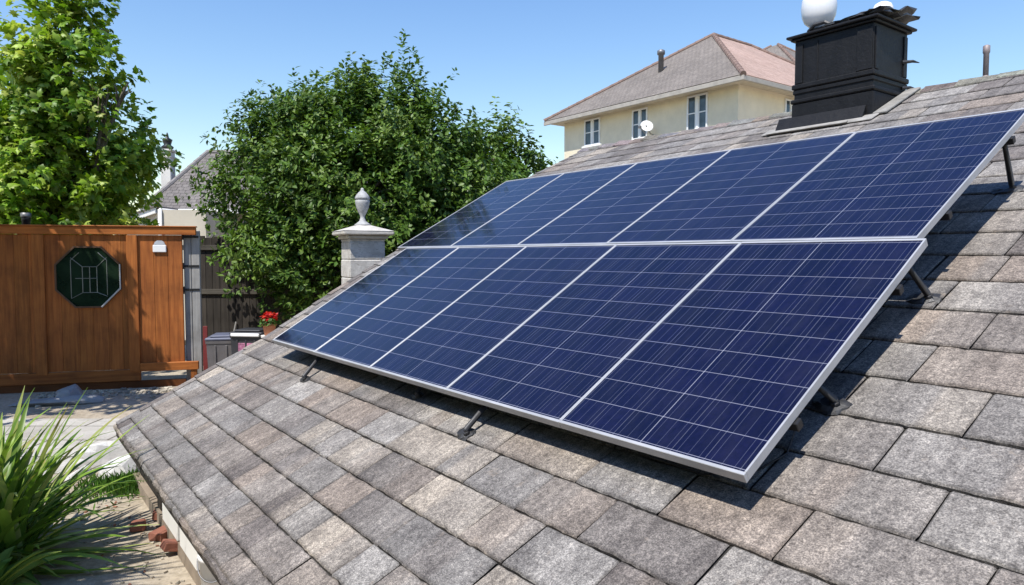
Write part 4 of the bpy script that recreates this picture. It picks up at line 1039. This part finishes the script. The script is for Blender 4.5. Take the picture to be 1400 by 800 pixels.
for i in range(3):
    for k in range(n_):
        q = (i * n_ + k, i * n_ + (k + 1) % n_, (i + 1) * n_ + (k + 1) % n_, (i + 1) * n_ + k); F += [q, tuple(80 + x for x in q)[::-1]]
F += [(60 + k, 60 + (k + 1) % n_, 140 + (k + 1) % n_, 140 + k) for k in range(n_)] + [tuple(range(n_)), tuple(range(80, 100))[::-1]]
mb.poly(vv, F); mb.build('reflector', M_WHITEGLOSS, dish, True)
mb = MB(); mb.tube([(.0, 0, -.15), (-.15, 0, -.12), (-.30, 0, .05)], .02, 8); mb.tube([(-.36, 0, -.15), (-.62, 0, .02)], .012, 6); mb.box(-.68, -.58, -.04, .04, -.01, .07, b=.01); mb.build('bracket', M_GREYMETAL, dish)

# house on the left behind the gate
bei = thing('beige_house', 'single storey beige house with brown tiled hip roof between the trees', 'house', (-10.75, 20.5, 0))
EZ2 = 3.45; WXb, WYb = 9.0, 4.3
mb = MB(); mb.box(.35, WXb, .4, WYb, 0, EZ2 - .06); mb.build('wall', M_BEIGE, bei)
s2 = math.tan(R(33)); h2 = WYb / 2 + .2
a00, a10, a11, a01 = (0, 0, EZ2), (WXb + .3, 0, EZ2), (WXb + .3, WYb + .4, EZ2), (0, WYb + .4, EZ2); p0, p1 = (.95, 2.35, 5.42), (WXb - 1, 2.35, 5.42)
roof_faces('roof', [(a00, a10, p1, p0), (a01, a00, p0), (a10, a11, p1), (a11, a01, p0, p1)], M_BROWNROOF, bei)
ridge_line('ridge_tiles', [(a00, p0), (p0, p1), (a01, p0)], plain('grey_ridge', (.22, .20, .19), .9), bei, .08)
mb = MB(); mb.box(-.03, WXb + .3, -.10, -.005, EZ2 - .14, EZ2 - .01, b=.02); mb.build('gutter', M_WHITE, bei)
# lean-to wing with a white barge board
mb = MB(); mb.prism([(-.1, 0), (-.1, 2.98), (1.05, 3.34), (2.4, 3.34), (2.4, 0)], -1.25, .38); mb.build('wing_wall', M_BEIGE, bei)
mb = MB(); mb.prism([(-.28, 2.93), (1.08, 3.40), (1.08, 3.25), (-.28, 2.76)], -1.36, -1.27); mb.build('barge_board', M_WHITE, bei)
roof_faces('wing_roof', [((-.30, .35, 2.97), (-.30, -1.4, 2.97), (1.1, -1.4, 3.45), (1.1, .35, 3.45))], M_BROWNROOF, bei, .04)
mb = MB(); mb.tube([(1.18, -1.30, 3.35), (1.18, -1.30, 0)], .05, 10); mb.tube([(1.18, -.15, 3.36), (1.18, -1.28, 3.34)], .045, 8); mb.build('downpipe', M_WHITE, bei, True)
ch = MB(); ch.box(-.09, .23, 1.35, 1.67, 0, 5.30, b=.02); ch.box(-.15, .29, 1.29, 1.73, 5.30, 5.37, b=.02); ch.box(-.12, .26, 1.32, 1.70, 4.9, 4.95, b=.01); ch.box(-.12, .26, 1.32, 1.70, 5.12, 5.16, b=.01); chb = ch.build('chimney', mat_render('chimney_render', (.55, .53, .50), .15, .5), bei)
mb = MB(); mb.lathe([(.16, 0), (.18, .06), (.10, .12), (.13, .22), (.15, .28), (.05, .34), (.03, .45), (.01, .5)], 14, (.07, 1.51, 5.40)); mb.build('cowl', M_BLACKMETAL, chb, True)
